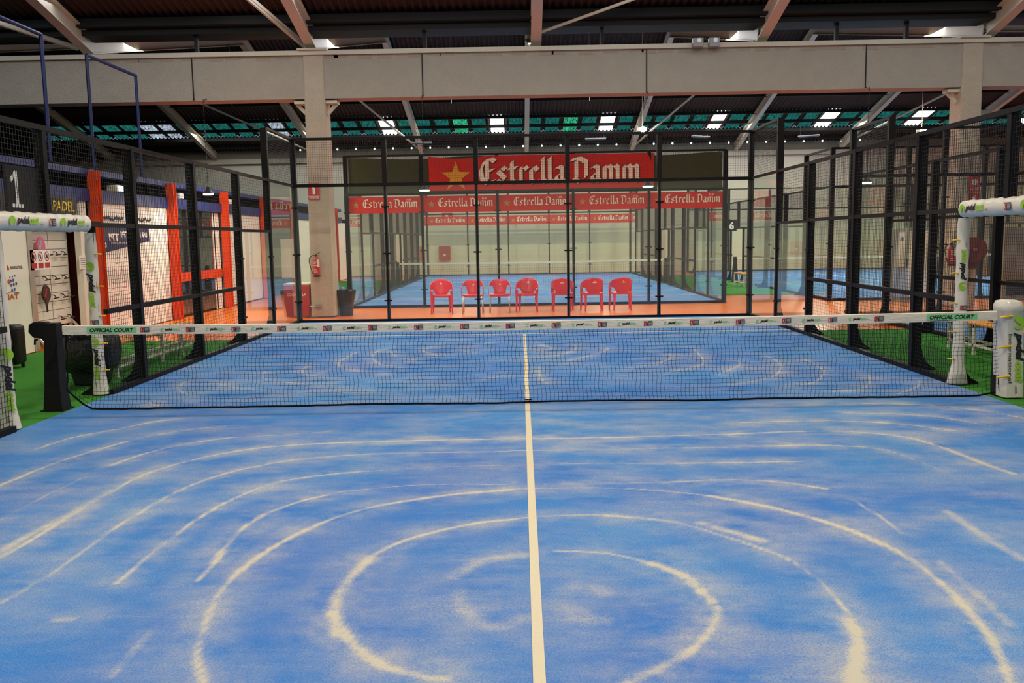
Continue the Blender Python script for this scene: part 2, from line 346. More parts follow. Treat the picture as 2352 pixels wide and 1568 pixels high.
SAND = [
(0.03,0.8,[(-4.37,-1.9),(-4.28,-1.44),(-4.01,-1.08),(-3.8,-0.76),(-3.62,-0.67)]),
(0.035,0.9,[(-4.0,-3.06),(-3.94,-2.42),(-3.81,-1.97),(-3.68,-1.63)]),
(0.02,0.6,[(-3.65,-1.52),(-3.31,-1.17),(-2.93,-1.0)]),
(0.03,0.35,[(-3.51,-3.88),(-3.5,-3.36),(-3.46,-2.81)]),
(0.03,0.8,[(-3.42,-2.48),(-3.33,-2.16),(-3.18,-1.87),(-3.02,-1.69),(-2.75,-1.53)]),
(0.02,0.5,[(-2.75,-1.53),(-2.3,-1.43),(-1.87,-1.33)]),
(0.09,0.55,[(-3.15,-4.48),(-3.14,-4.23),(-3.11,-3.96),(-3.08,-3.58),(-3.07,-3.21)]),
(0.03,0.9,[(-3.09,-4.59),(-3.07,-4.03),(-3.06,-3.23),(-3.03,-2.86),(-2.92,-2.54),(-2.71,-2.23),(-2.38,-1.96),(-1.81,-1.81),(-0.84,-1.74),(-0.15,-1.74),(0.92,-1.74)]),
(0.03,0.5,[(-2.7,-5.24),(-2.65,-4.77),(-2.66,-4.15),(-2.63,-3.77)]),
(0.03,0.75,[(-2.66,-4.15),(-2.63,-3.77),(-2.58,-3.32),(-2.44,-2.89),(-2.2,-2.58),(-1.93,-2.38)]),
(0.05,0.5,[(-1.93,-2.38),(-1.34,-2.23),(-0.19,-2.2)]),
(0.025,0.75,[(-2.22,-5.0),(-2.22,-4.72),(-2.21,-4.25),(-2.19,-3.95),(-2.11,-3.53),(-1.93,-3.1),(-1.65,-2.9),(-1.33,-2.79)]),
(0.018,0.4,[(-1.33,-2.79),(-0.75,-2.69),(-0.15,-2.65)]),
(0.03,0.6,[(-1.8,-4.97),(-1.8,-4.7)]),
(0.045,0.85,[(-1.8,-4.7),(-1.83,-4.38),(-1.83,-4.14),(-1.77,-3.83)]),
(0.03,0.75,[(-1.77,-3.83),(-1.6,-3.55),(-1.45,-3.42)]),
(0.02,0.55,[(-1.38,-3.34),(-1.02,-3.23),(-0.7,-3.18),(-0.14,-3.21)]),
(0.04,0.85,[(-1.35,-6.11),(-1.48,-5.85),(-1.55,-5.59),(-1.61,-5.27),(-1.63,-4.96),(-1.57,-4.6),(-1.48,-4.31),(-1.3,-3.96),(-1.09,-3.72),(-0.82,-3.56),(-0.52,-3.43),(-0.14,-3.34)]),
(0.02,0.6,[(-0.14,-3.33),(0.41,-3.32),(0.86,-3.4),(1.22,-3.55)]),
(0.045,0.95,[(1.22,-3.55),(1.55,-3.81),(1.8,-4.11),(1.96,-4.4),(2.06,-4.76),(2.07,-5.16),(2.04,-5.5),(1.98,-5.81),(1.87,-6.14)]),
(0.055,0.9,[(-0.39,-6.06),(-0.49,-6.03),(-0.67,-5.93),(-0.82,-5.74),(-0.93,-5.54)]),
(0.075,0.9,[(-0.91,-5.63),(-0.98,-5.42),(-1.0,-5.26),(-0.99,-4.98),(-0.93,-4.66)]),
(0.035,0.85,[(-0.93,-4.66),(-0.81,-4.43),(-0.6,-4.23),(-0.34,-4.07),(-0.13,-4.01)]),
(0.02,0.7,[(-0.13,-4.0),(0.22,-3.94),(0.47,-3.95)]),
(0.045,0.8,[(0.47,-3.95),(0.73,-4.03),(0.91,-4.12)]),
(0.03,0.7,[(0.91,-4.12),(1.0,-4.21),(1.21,-4.47),(1.39,-4.74),(1.46,-5.0),(1.48,-5.28),(1.46,-5.53)]),
(0.1,0.8,[(1.05,-4.13),(1.19,-4.29),(1.34,-4.46)]),
(0.075,0.9,[(1.45,-5.55),(1.41,-5.75),(1.32,-5.97),(1.23,-6.17)]),
(0.025,0.8,[(0.12,-4.59),(0.41,-4.64),(0.64,-4.8)]),
(0.07,0.95,[(0.64,-4.8),(0.78,-4.98),(0.84,-5.21),(0.86,-5.32)]),
(0.05,0.85,[(0.87,-5.39),(0.84,-5.51),(0.77,-5.67),(0.66,-5.84)]),
(0.07,0.8,[(0.66,-5.84),(0.52,-5.97),(0.35,-6.11)]),
(0.15,0.42,[(-0.44,-4.97),(-0.31,-4.75),(-0.12,-4.66),(-0.07,-4.66)]),
(0.15,0.34,[(-0.39,-5.17),(-0.36,-5.38),(-0.22,-5.58),(-0.07,-5.51)]),
(0.2,0.3,[(0.12,-5.19),(0.22,-5.11),(0.34,-5.19)]),
(0.2,0.34,[(0.15,-5.4),(0.22,-5.5),(0.29,-5.52)]),
(0.02,0.7,[(0.06,-1.75),(1.02,-1.72),(1.81,-1.67)]),
(0.03,0.9,[(1.81,-1.67),(2.21,-1.62),(2.62,-1.6),(2.98,-1.67),(3.31,-1.91),(3.44,-2.32)]),
(0.06,0.7,[(3.44,-2.32),(3.51,-2.88),(3.56,-3.1)]),
(0.025,0.8,[(2.05,-1.18),(2.87,-1.16),(3.44,-1.33),(3.83,-1.66)]),
(0.04,0.6,[(2.94,-0.34),(3.72,-0.33),(4.17,-0.5)]),
(0.02,0.7,[(3.15,-0.79),(3.88,-0.98),(4.25,-1.48)]),
(0.02,0.8,[(4.32,-0.59),(4.59,-0.84),(4.73,-1.17)]),
(0.02,0.6,[(-0.15,-2.18),(0.96,-2.17),(1.88,-2.15)]),
(0.025,0.85,[(1.88,-2.15),(2.44,-2.13),(2.81,-2.22)]),
(0.02,0.6,[(2.86,-2.28),(2.97,-2.4),(3.08,-2.92)]),
(0.02,0.5,[(0.12,-2.63),(1.13,-2.67)]),
(0.025,0.85,[(1.13,-2.67),(1.75,-2.67),(2.16,-2.66)]),
(0.02,0.6,[(0.1,-3.21),(0.97,-3.21)]),
(0.03,0.9,[(0.97,-3.21),(1.46,-3.16),(1.83,-3.25),(2.07,-3.43)]),
(0.025,0.6,[(2.16,-3.67),(2.2,-4.09),(2.21,-4.37)]),
(0.09,0.5,[(2.66,-3.97),(2.65,-4.5),(2.67,-4.82)]),
(0.07,0.45,[(2.2,-4.83),(2.19,-5.17),(2.16,-5.62)]),
(0.05,0.5,[(-1.78,-6.0),(-1.79,-5.8),(-1.79,-5.58)]),
(0.06,0.5,[(-2.31,-5.45),(-2.23,-5.44)]),
(0.032,0.6,[(-4.46,1.8),(-4.34,1.31),(-4.12,0.92),(-3.93,0.76)]),
(0.032,0.6,[(-3.64,2.64),(-3.5,2.08),(-3.29,1.77),(-2.84,1.51)]),
(0.032,0.6,[(-3.16,3.2),(-3.13,2.68),(-2.95,2.26),(-2.6,1.99)]),
(0.032,0.6,[(-2.72,4.67),(-2.78,3.63),(-2.71,3.15),(-2.51,2.7),(-1.89,2.23)]),
(0.032,0.6,[(-2.16,5.23),(-2.41,4.63),(-2.32,3.77),(-2.07,3.09),(-1.78,2.85)]),
(0.032,0.6,[(-2.16,4.6),(-1.98,3.94),(-1.66,3.56)]),
(0.032,0.6,[(-1.44,5.59),(-1.64,4.88),(-1.61,4.53),(-1.33,3.97)]),
(0.032,0.6,[(-0.5,5.86),(-0.95,5.03),(-1.05,4.69),(-0.79,4.29)]),
(0.032,0.6,[(0.23,5.18),(0.44,4.7),(0.16,4.39)]),
(0.032,0.6,[(-3.94,1.61),(-3.66,1.32),(-3.24,1.11)]),
(0.032,0.6,[(-4.31,0.33),(-4.1,0.12)]),
(0.032,0.6,[(-3.07,1.6),(-2.56,1.4)]),
(0.032,0.6,[(-0.57,1.66),(-0.3,1.93)]),
(0.032,0.6,[(0.28,5.22),(0.44,4.71),(0.22,4.3)]),
(0.032,0.6,[(0.82,5.3),(0.81,4.58),(0.47,3.84),(0.02,3.54)]),
(0.032,0.6,[(1.33,4.94),(1.29,4.39),(0.92,3.67),(0.57,3.2)]),
(0.032,0.6,[(2.18,3.77),(2.16,3.42),(1.81,2.79),(1.35,2.42)]),
(0.032,0.6,[(2.68,4.49),(2.55,3.03),(2.35,2.52),(1.86,1.99)]),
(0.032,0.6,[(3.02,2.98),(2.94,2.56),(2.47,1.75)]),
(0.032,0.6,[(3.56,3.49),(3.55,2.81),(3.38,2.12),(3.04,1.44),(2.51,1.0)]),
(0.032,0.6,[(4.0,3.21),(3.93,2.16),(3.8,1.71),(3.48,1.07),(3.02,0.72)]),
(0.032,0.6,[(4.29,1.49),(4.15,1.08),(3.86,0.58),(3.47,0.4)]),
(0.032,0.6,[(4.76,1.11),(4.54,0.67),(4.12,0.21)]),
(0.032,0.6,[(0.19,2.85),(0.18,1.7),(0.26,1.2)])]
def sand_field(xs, ys):
    gx, gy = np.meshgrid(xs, ys); f = np.zeros(gx.shape); g = np.zeros(gx.shape)
    for wd, st, pl in SAND:
        # round the traced sweep into a smooth curve
        P = [Vector((*p, 0)) for p in pl]; Q = []
        for i in range(len(P)-1):
            a, b, c, d = P[max(i-1, 0)], P[i], P[i+1], P[min(i+2, len(P)-1)]
            for t in (0, .25, .5, .75):
                Q.append(.5*((2*b) + (c-a)*t + (2*a-5*b+4*c-d)*t*t + (3*b-a-3*c+d)*t**3))
        Q.append(P[-1])
        x0 = min(q.x for q in Q)-.6; x1 = max(q.x for q in Q)+.6; y0 = min(q.y for q in Q)-.6; y1 = max(q.y for q in Q)+.6
        iy = np.where((ys >= y0) & (ys <= y1))[0]; ix = np.where((xs >= x0) & (xs <= x1))[0]
        if not len(iy) or not len(ix): continue
        sl = (slice(iy[0], iy[-1]+1), slice(ix[0], ix[-1]+1)); X_, Y_ = gx[sl], gy[sl]; dm = np.full(X_.shape, 9.)
        for a, b in zip(Q, Q[1:]):
            ex, ey = b.x-a.x, b.y-a.y; l2 = ex*ex+ey*ey+1e-9
            t = np.clip(((X_-a.x)*ex+(Y_-a.y)*ey)/l2, 0, 1)
            dm = np.minimum(dm, np.hypot(X_-a.x-t*ex, Y_-a.y-t*ey))
        h = wd*.36+.002
        f[sl] = np.maximum(f[sl], st*np.exp(-(dm/h)**2) + .20*st*np.exp(-(dm/(h*4.5))**2)); g[sl] = np.maximum(g[sl], .62*st*np.exp(-(dm/(.10+wd*1.6))**2))
    return np.clip(f, 0, 1), g
def court_surface(cx, yc, detail=False):
    if not detail:
        o = struct(MB().box(cx-5, cx+5, yc-10, yc+10, -0.018, 0), 'court_turf', COURT)
    else:
        xs = np.linspace(cx-5, cx+5, 401); ys = np.concatenate([np.arange(-10, -6.5, .1), np.arange(-6.5, 0, .02), np.linspace(0, 10, 251)])
        f, g = sand_field(xs, ys); nx, ny = len(xs), len(ys); gx, gy = np.meshgrid(xs, ys)
        co = np.stack([gx, gy, np.zeros_like(gx)], -1).reshape(-1, 3)
        i = np.arange(nx-1)[None, :] + (np.arange(ny-1)*nx)[:, None]
        fc = np.stack([i, i+1, i+1+nx, i+nx], -1).reshape(-1, 4)
        me = bpy.data.meshes.new('court_turf'); me.vertices.add(len(co)); me.vertices.foreach_set('co', co.ravel().astype(np.float32))
        me.loops.add(fc.size); me.loops.foreach_set('vertex_index', fc.ravel().astype(np.int32))
        me.polygons.add(len(fc)); me.polygons.foreach_set('loop_start', (np.arange(len(fc))*4).astype(np.int32)); me.polygons.foreach_set('loop_total', np.full(len(fc), 4, np.int32))
        me.update(); at = me.attributes.new('sand', 'FLOAT', 'POINT'); at.data.foreach_set('value', f.ravel().astype(np.float32)); at = me.attributes.new('sand_haze', 'FLOAT', 'POINT'); at.data.foreach_set('value', g.ravel().astype(np.float32))
        me.materials.append(COURT); o = bpy.data.objects.new('court_turf', me); COL.objects.link(o); o['kind'] = 'structure'
    ml = MB().box(cx-.026, cx+.026, yc-6.95, yc+6.95, 0, .004); ml.build('centre_line', M['white_line'], o)
    for s in (-1, 1):
        MB().box(cx-5, cx+5, yc+s*6.95-.026, yc+s*6.95+.026, 0, .004).build('service_line', M['white_line'], o)
    return o
YB, YE = 14.1, 34.1
court_surface(0, 0, True); court_surface(.36, 24.1); court_surface(12.2, 0); court_surface(13.2, 24.2)

# walls
struct(MB().box(XL, XR, 35.6, 35.85, 0, 5.7), 'wall_far', M['wall'])
fw = struct(MB().box(XL, XR, 35.62, 35.85, 5.7, 6.45), 'wall_far_top', M['wall2'])
MB().box(XL, XR, 35.40, 35.62, 5.72, 5.95).build('ledge', M['cream'], fw)
struct(MB().box(XR, XR+.25, -13, 36, 0, 10.2), 'wall_right', M['wall'])
struct(MB().box(XL-.25, XL, -13, 36, 0, 10.2), 'wall_outer', M['hole'])
struct(MB().box(XL, XR, -13.25, -13, 0, 10.2), 'wall_back', M['wall2'])
XW = -8.35
def wl(name, y0, y1, z0, z1, m, d=.12): return struct(MB().box(XW-d, XW, y0, y1, z0, z1), name, M[m])
wl('wall_left_near', -12, 2.6, 0, 2.6, 'panel')
wl('wall_left_white', 7.75, 11.3, 0, 2.62, 'panel'); wl('wall_left_roller', 15.2, 18.7, 0.02, 2.62, 'panel')
wl('wall_left_dark', 18.9, 22.4, 0, 2.62, 'dark'); wl('wall_left_cream', 22.6, 28.2, 0, 2.62, 'panel'); wl('wall_left_end', 30.0, 35.6, 0, 2.62, 'panel')
wl('door_1', 28.25, 29.6, 0, 2.5, 'blue', .1)
struct(MB().box(XW-2.6, XW-2.4, 2.6, 7.7, 0, 2.62), 'wall_shop_back', M['wall2'])
struct(MB().box(XW-2.6, XW-.13, 7.6, 7.7, 0, 2.6), 'wall_shop_side', M['brown'])
struct(MB().box(XW-3.1, XW-3.0, 11.3, 15.2, 0, 2.62), 'wall_office_back', M['wall2'])
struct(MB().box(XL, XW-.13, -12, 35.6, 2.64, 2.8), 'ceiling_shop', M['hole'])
for i, (z0, z1, m, d) in enumerate([(2.62, 2.86, 'blue', .06), (2.86, 3.13, 'hole', -.25), (3.13, 3.24, 'blue', .04)]):  # middle trim is near-black: the recess shade is put into its colour
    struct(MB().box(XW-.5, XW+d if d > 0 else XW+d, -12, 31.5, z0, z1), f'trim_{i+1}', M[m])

# roof: corrugated sheets on four slopes, with rows of translucent sheets
def z_near(y): return 6.9 + .254*(11.4-y)
def z_up(y): return 6.9 + .22*(y-12.0)
def z_far(y): return 6.4 + .254*(35.6-y)
def sheet(mb, x0, x1, ya, yb, zf, per=.18, amp=.038, off=0.):
    n = max(2, int((x1-x0)/per*6)); vs = []; fs = []
    for i in range(n+1):
        x = x0+(x1-x0)*i/n; dz = amp*math.sin(2*math.pi*x/per)
        for y in (ya, yb): vs.append((x, y, zf(y)+dz+off))
    for i in range(n): fs.append((2*i, 2*i+2, 2*i+3, 2*i+1))
    return mb.add(vs, fs)
rb = MB()
sheet(rb, XL, XR, 11.45, 10.35, z_near); sheet(rb, XL, XR, 8.0, -.6, z_near)
sheet(rb, XL, XR, -.6, -13, lambda y: z_near(-.6)+.254*(y+.6)); sheet(rb, XL, XR, 12.0, 23.6, z_up)
sheet(rb, XL, XR, 23.6, 31.75, z_far); sheet(rb, XL, XR, 33.75, 35.75, z_far)
roof = struct(rb, 'ceiling', M['roof'])
for k, y in enumerate([9.2, 7.7, 5.5, 3.5, 1.5]): MB().box(XL, XR, y-.05, y+.05, z_near(y)-.16, z_near(y)-.03).build('purlin', M['dark'], roof)
for y in [13.5, 16, 18.5, 21]: MB().box(XL, XR, y-.05, y+.05, z_up(y)-.16, z_up(y)-.03).build('purlin', M['dark'], roof)
for y in [25.2, 26.8, 28.3, 29.8, 31.65, 32.75, 33.8, 34.9]: MB().box(XL, XR, y-.06, y+.06, z_far(y)-.17, z_far(y)-.03).build('purlin', M['dark'], roof)
# the strip under the valley: gutter and its hangers
g = MB().box(XL, XR, 11.05, 11.5, 6.70, 6.88); g.box(XL, XR, 11.3, 12.05, 6.56, 6.68)
gut = struct(g, 'trim_9', M['dark'])
for x in [-12.4, -7.5, -2.2, 1.9, 7.3, 8.9, 13]: MB().box(x-.04, x+.04, 11.5, 11.6, 6.1, 6.6).build('hanger', M['dark'], gut)
# roof-lights
wn = 0; P_ = .86
WH = [19.1, 24.2, -6.5, -1.45, 3.7, 8.85, 14.0]
for i in range(-26, 31):
    x = i*P_ - .2; m = 'skyteal'
    if min(abs(x-q) for q in WH) < P_/2: m = 'skywhite'
    elif abs(x+2.75) < P_/2 or abs(x-2.05) < P_/2: m = 'skygreen'
    elif abs(x+11.65) < P_/2 or abs(x+17.0) < 1.1: m = 'skypale'
    wn += 1
    struct(sheet(MB(), x-P_/2+.11, x+P_/2-.11, 31.75, 33.75, z_far, off=-.004), f'window_{wn}', M[m])
struct(sheet(MB(), XL, XR, 31.75, 33.75, z_far, off=.05), 'ceiling_backing', M['roof'])
for (x0, x1, m) in [(XL, -10, 'skyblue'), (-10, -6.9, 'skyblue'), (-6.9, -6.0, 'skywhite'), (-5.8, -3.9, 'hole'), (-3.9, -3.0, 'skyteal'), (-3, XR, 'hole')]:
    wn += 1; struct(sheet(MB(), x0, x1, 10.35, 8.0, z_near), f'window_{wn}', M[m])

# ------------------------------------------------------------------ frame of the hall
ORD = ['leftmost', 'second from the left', 'third from the left', 'fourth from the left', 'fifth from the left', 'sixth from the left', 'rightmost']
RX = [.33+5.22*k for k in range(-4, 5)]
ORD9 = ['leftmost', 'second from the left', 'third from the left', 'fourth from the left', 'middle', 'fourth from the right', 'third from the right', 'second from the right', 'rightmost']
def ibeam(mb, a, b, wd, h):
    a, b = Vector(a), Vector(b); d = (b-a).normalized(); r = Vector((1, 0, 0)); u = r.cross(d).normalized()
    if u.z < 0: u = -u
    for c, w_, h_ in ((u*(h/2-.012), wd, .024), (u*(-h/2+.012), wd, .024), (Vector((0, 0, 0)), .02, h-.05)):
        mb.bar(a+c, b+c, w_, h_, up=u)
for i, x in enumerate(RX):
    mb = MB(); ibeam(mb, (x, 35.55, z_far(35.55)-.33), (x, 23.6, z_far(23.6)-.33), .2, .36); ibeam(mb, (x, 23.6, z_far(23.6)-.33), (x, 11.75, z_up(11.9)-.45), .2, .36)
    mb.solid('roof_rafter', M['cream'], f'cream rafter under the far roof beyond the beam, {ORD9[i]} of nine', 'rafter', (x, 23.6, z_far(23.6)-.35), 'rafters of the far roof bay')
for i, x in enumerate([v+.05 for v in RX[1:-1]]):
    mb = MB(); ibeam(mb, (x, 11.7, z_near(11.7)-.42), (x, -.6, z_near(-.6)-.36), .24, .40)
    mb.solid('roof_rafter', M['cream'], f'cream rafter rising overhead from the concrete beam, {ORD[i]} of seven', 'rafter', (x, 11.7, z_near(11.7)-.42), 'rafters of the near roof bay')
def brace(p, q, lab, r=.05):
    MB().tube([p, q], r, 8).solid('roof_brace', M['cream'], lab, 'brace', p, 'diagonal roof braces')
brace((-4.87, 35.2, 6.15), (-7.4, 26.6, 8.2), 'diagonal tube brace up from the rafter foot beside the red wall banner\'s left end')
brace((5.52, 35.2, 6.15), (8.0, 26.6, 8.2), 'diagonal tube brace by the bright hanging floodlight over the middle')
brace((-10.1, 35.2, 6.1), (-14.2, 27.6, 8.0), 'long diagonal tube brace behind the left mesh fence, up in the dark roof')
brace((15.9, 35.2, 6.1), (18.8, 27.6, 8.0), 'diagonal tube brace at the far right end of the far roof')
for dx in (-.05, .05): pass
mb = MB(); mb.bar((-5.0, 11.6, 6.35), (-6.2, 7.5, 7.35), .05, .07); mb.bar((-5.0, 11.6, 6.27), (-6.2, 7.5, 7.27), .05, .05)
mb.solid('roof_brace', M['cream'], 'double angle-iron brace leaving the head of the near concrete column', 'brace', (-5.0, 11.6, 6.3), 'diagonal roof braces')
brace((-10.3, 11.6, 6.35), (-14.5, 7.0, 7.5), 'diagonal brace at the top left corner above the blue tube frame', .06)
brace((.5, 11.3, 6.45), (2.9, 10.0, 6.95), 'thin diagonal rod beside the middle rafter above the beam', .035)
mb = MB().box(XL, XR, 11.45, 11.95, 5.08, 6.06); mb2 = MB().box(XL, XR, 11.38, 12.02, 6.06, 6.16)
bt = thing('concrete_beam', (0, 11.7, 5.08), 'long grey roughcast concrete beam spanning the whole hall on two columns', 'beam')
mb.build('web', M['beam'], bt); mb2.build('top_plate', M['cream'], bt)
jt = MB()
for x in (-7.6, -2.26, 2.92, 7.96): jt.box(x-.012, x+.012, 11.435, 11.46, 5.09, 6.05)
jt.build('joint', M['dark'], bt)
tear = MB()
for k in range(46):
    x = -10+k*.5+random.uniform(-.2, .2); tear.box(x-.16, x+.16, 11.444, 11.452, 6.0-random.uniform(0, .05), 6.058)
tear.build('stain', M['stain'], bt)
def column(cx, lab):
    t = thing('concrete_column', (cx, 11.7, 0), lab, 'column')
    mb = MB(); mb.taper([[(cx-a, 11.7-b, z), (cx+a, 11.7-b, z), (cx+a, 11.7+b, z), (cx-a, 11.7+b, z)] for a, b, z in [(.285, .3, 0), (.275, .29, 1.2), (.25, .28, 3.2), (.235, .28, 6.1)]])
    o = mb.build('shaft', M['concrete'], t); bevel(o, .03)
    MB().box(cx-.34, cx+.34, 11.32, 12.05, 6.16, 6.2).build('head_plate', M['cream'], t)
    return t
column(-4.78, 'roughcast concrete column with a fire extinguisher hanging on it')
column(10.40, 'roughcast concrete column carrying the red fire hose reel')
for cx, ex in ((-4.78, -1), (-4.78, 1), (10.40, -1)):
    t = thing('corbel_bracket', (cx+ex*.24, 11.6, 4.85), {(-4.78, -1): 'steel bracket on the left face of the extinguisher column under the beam', (-4.78, 1): 'steel bracket on the right face of the extinguisher column under the beam', (10.4, -1): 'steel bracket on the hose reel column under the beam'}[(cx, ex)], 'bracket', 'brackets on the columns')
    mb = MB().box(min(cx+ex*.235, cx+ex*.5), max(cx+ex*.235, cx+ex*.5), 11.5, 11.8, 4.98, 5.05); mb.build('arm', M['cream'], t)
    mb = MB().bar((cx+ex*.24, 11.65, 4.75), (cx+ex*.46, 11.65, 4.98), .06, .08); mb.build('strut', M['cream'], t)
for i, y in enumerate([7.62, 11.38, 15.1, 18.8, 22.5, 26.2, 29.85]):
    mb = MB()
    mb.box(XW+.02, XW+.20, y-.09, y-.07, 0, 3.2); mb.box(XW+.02, XW+.20, y+.07, y+.09, 0, 3.2); mb.box(XW+.10, XW+.12, y-.07, y+.07, 0, 3.2)
    mb.solid('orange_column', M['orangepost'], f'orange steel I-section column of the left building, {["nearest, beside the racket display","second, between the white price wall and the glass office","third, at the far edge of the glass office","fourth, beyond the white roller panel","fifth, past the dark doorway","sixth, hidden beyond the concrete column","farthest, by the blue door"][i]}', 'column', (XW+.16, y, 0), 'orange columns along the left building')
fr = thing('tube_frame', (XW, 7.7, 3.24), 'tall dark blue tube frame standing on the left building', 'frame')
for y in (4.0, 6.1, 7.7, 9.85): MB().tube([(XW+.1, y, 3.25), (XW+.1, y, 5.38)], .035, 8).build('upright', M['bluetube'], fr)
MB().tube([(XW+.1, 1.0, 5.4), (XW+.1, 6.1, 5.4)], .035, 8).build('rail', M['bluetube'], fr); MB().tube([(XW+.1, 7.7, 5.38), (XW+.1, 9.85, 5.38)], .035, 8).build('rail', M['bluetube'], fr)
# ------------------------------------------------------------------ court enclosures
_pm = {}
def wire_panel(w, h, axis):
    k = (round(w, 3), round(h, 3), axis)
    if k in _pm: return _pm[k]
    mb = MB(); t = .0019; st = .05
    nx = max(1, round(w/st)); nz = max(1, round(h/st))
    def b(u0, u1, z0, z1, d): mb.box(*((u0, u1, -d, d) if axis == 'x' else (-d, d, u0, u1)), z0, z1)
    for i in range(nx+1): u = i*w/nx; b(u-t, u+t, 0, h, t)
    for j in range(nz+1): z = j*h/nz; b(0, w, z-t, z+t, t)
    me = bpy.data.meshes.new('mesh_panel'); me.from_pydata(mb.v, [], mb.f); me.materials.append(M['wire']); _pm[k] = me; return me
def put_mesh(root, axis, u0, c, z0, w, h):
    o = bpy.data.objects.new('mesh_panel', wire_panel(w, h, axis)); COL.objects.link(o); o.parent = root
    o.location = Vector((u0, c, z0) if axis == 'x' else (c, u0, z0)) - Vector(root.location)
def abox(mb, axis, u0, u1, c0, c1, z0, z1): return mb.box(*((u0, u1, c0, c1) if axis == 'x' else (c0, c1, u0, u1)), z0, z1)
def glass(root, axis, u0, u1, c, z0, z1): abox(MB(), axis, u0+.012, u1-.012, c-.006, c+.006, z0, z1).build('glass_pane', M['glass'], root)
def rail(root, axis, u0, u1, c, z, s=.05, d=.05): abox(MB(), axis, u0, u1, c-d/2, c+d/2, z-s/2, z+s/2).build('rail', M['steel'], root)
def clamp(root, axis, u, c, z, w=.12): abox(MB(), axis, u-w, u+w, c-.035, c+.035, z-.015, z+.015).build('clamp', M['steel'], root)
def foot(mb, axis, u, c, out):      # curved gusset on the outer side of a post
    pts = [(.03, 0), (.25, 0), (.25, .02), (.16, .07), (.09, .16), (.05, .32), (.03, .32)]
    if axis == 'x': mb.prism(pts, (u-.01, c, 0), (0, out, 0), Z, X, .02)
    else: mb.prism(pts, (c, u-.01, 0), (out, 0, 0), Z, Y, .02)
def post(root, axis, u, c, h, out, wide=.08, deep=.11, z0=0., slim=None):
    mb = MB()
    if slim:
        abox(mb, axis, u-slim/2, u+slim/2, c-deep/2, c+deep/2, z0, 3.0); abox(mb, axis, u-wide/2, u+wide/2, c-deep/2, c+deep/2, 3.0, h)
    else: abox(mb, axis, u-wide/2, u+wide/2, c-deep/2, c+deep/2, z0, h)
    if z0 == 0: foot(mb, axis, u, c+(deep/2-.03)*out, out)
    mb.build('post', M['steel'], root)
def back_wall(cx, y, out, label, group='glass back walls'):
    t = thing('glass_back_wall', (cx, y, 0), label, 'glass wall', group)
    for k in range(6):
        u = cx-5+2*k; post(t, 'x', u, y+.045*out, 4.0, out, .11 if k in (0, 5) else .10, .10, slim=None if k in (0, 5) else .065)
        for z in (.46, 1.5, 2.52): clamp(t, 'x', u, y, z, .085)
    for k in range(5):
        u = cx-5+2*k; glass(t, 'x', u, u+2, y, .05, 2.98); put_mesh(t, 'x', u, y, 3.02, 2, .95)
    for z, s in ((3.0, .07), (4.0, .05)): rail(t, 'x', cx-5, cx+5, y, z, s)
    abox(MB(), 'x', cx-5, cx+5, y-.03, y+.03, -.01, .05).build('kerb', M['steel'], t)
    return t
def side_half(t, x, yb, dr, out, last=None, base=.95):
    # yb: back corner, dr: direction towards the net; posts at d=2 (4 m), 3.9, 6, 8.1, 9.05
    ds = [2, 3.9, 6.0, 8.12, 10-base]
    if last: ds = [d for d in ds if d >= last]
    for d in ds:
        gp = d == 10-base   # the gate posts stop under the beam over the gate
        post(t, 'y', yb+dr*(d+(.10 if gp and last else 0)), x+((.10 if x < 0 else .04) if gp else .03)*out, 4.0 if d == 2 else (2.06 if gp else 3.0), out, .07 if gp else .09, .07 if gp else .12)
    def seg(a, b): return (min(yb+dr*a, yb+dr*b), max(yb+dr*a, yb+dr*b))
    if not last:
        u0, u1 = seg(0, 2); glass(t, 'y', u0, u1, x, .03, 2.98); put_mesh(t, 'y', u0, x, 3.02, 2, .95); rail(t, 'y', u0, u1, x, 4.0); rail(t, 'y', u0, u1, x, 3.0)
        u0, u1 = seg(2, 3.9); glass(t, 'y', u0, u1, x, .03, 1.98); put_mesh(t, 'y', u0, x, 2.02, 1.9, .95); rail(t, 'y', u0, u1, x, 2.0); rail(t, 'y', u0, u1, x, 3.0)
        for d in (.0, 2, 3.9):
            for z in (.46, 1.5): clamp(t, 'y', yb+dr*d, x, z, .10)
    st = [d for d in ([3.9, 6.0, 8.12, 10-base]) if not last or d >= last]
    for a, b in zip(st, st[1:]):
        u0, u1 = seg(a, b); put_mesh(t, 'y', u0, x, .06, u1-u0, 2.92)
        for z in (1.0, 2.02, 3.0): rail(t, 'y', u0, u1, x, z, .055)
    u0, u1 = seg(last or 0, 10-base); abox(MB(), 'y', u0, u1, x-.035, x+.035, -.01, .06).build('kerb', M['steel'], t)
def side_fence(x, yc, out, label, far=True, near='short', g0=-1.0, g1=.95, gate=True, grp='mesh side fences'):
    t = thing('side_fence', (x, yc, 0), label, 'fence', grp)
    if far: side_half(t, x, yc+10, -1, out, None, g1)
    if near == 'short': side_half(t, x, yc-10, 1, out, 6.0, -g0)
    elif near == 'full': side_half(t, x, yc-10, 1, out, None, -g0)
    if gate:
        put_mesh(t, 'y', yc+g0, x, 2.06, g1-g0, .92); rail(t, 'y', yc+g0, yc+g1, x, 3.0, .055); rail(t, 'y', yc+g0, yc+g1, x, 2.03, .06)
        post(t, 'y', yc-.2, x+.03*out, 3.0, out, .08, .10, 2.05)
    return t
back_wall(0, 10, 1, 'glass and mesh back wall of the near court, in front of the red chairs')
side_fence(-5, 0, -1, 'black mesh side fence along the left of the near court, facing the racket display', g0=-1.14, g1=.92)
side_fence(5, 0, 1, 'black mesh side fence along the right of the near court, next to the green walkway', g1=.78)
back_wall(.36, YB, -1, 'glass back wall behind the red chairs, hung with red banners')
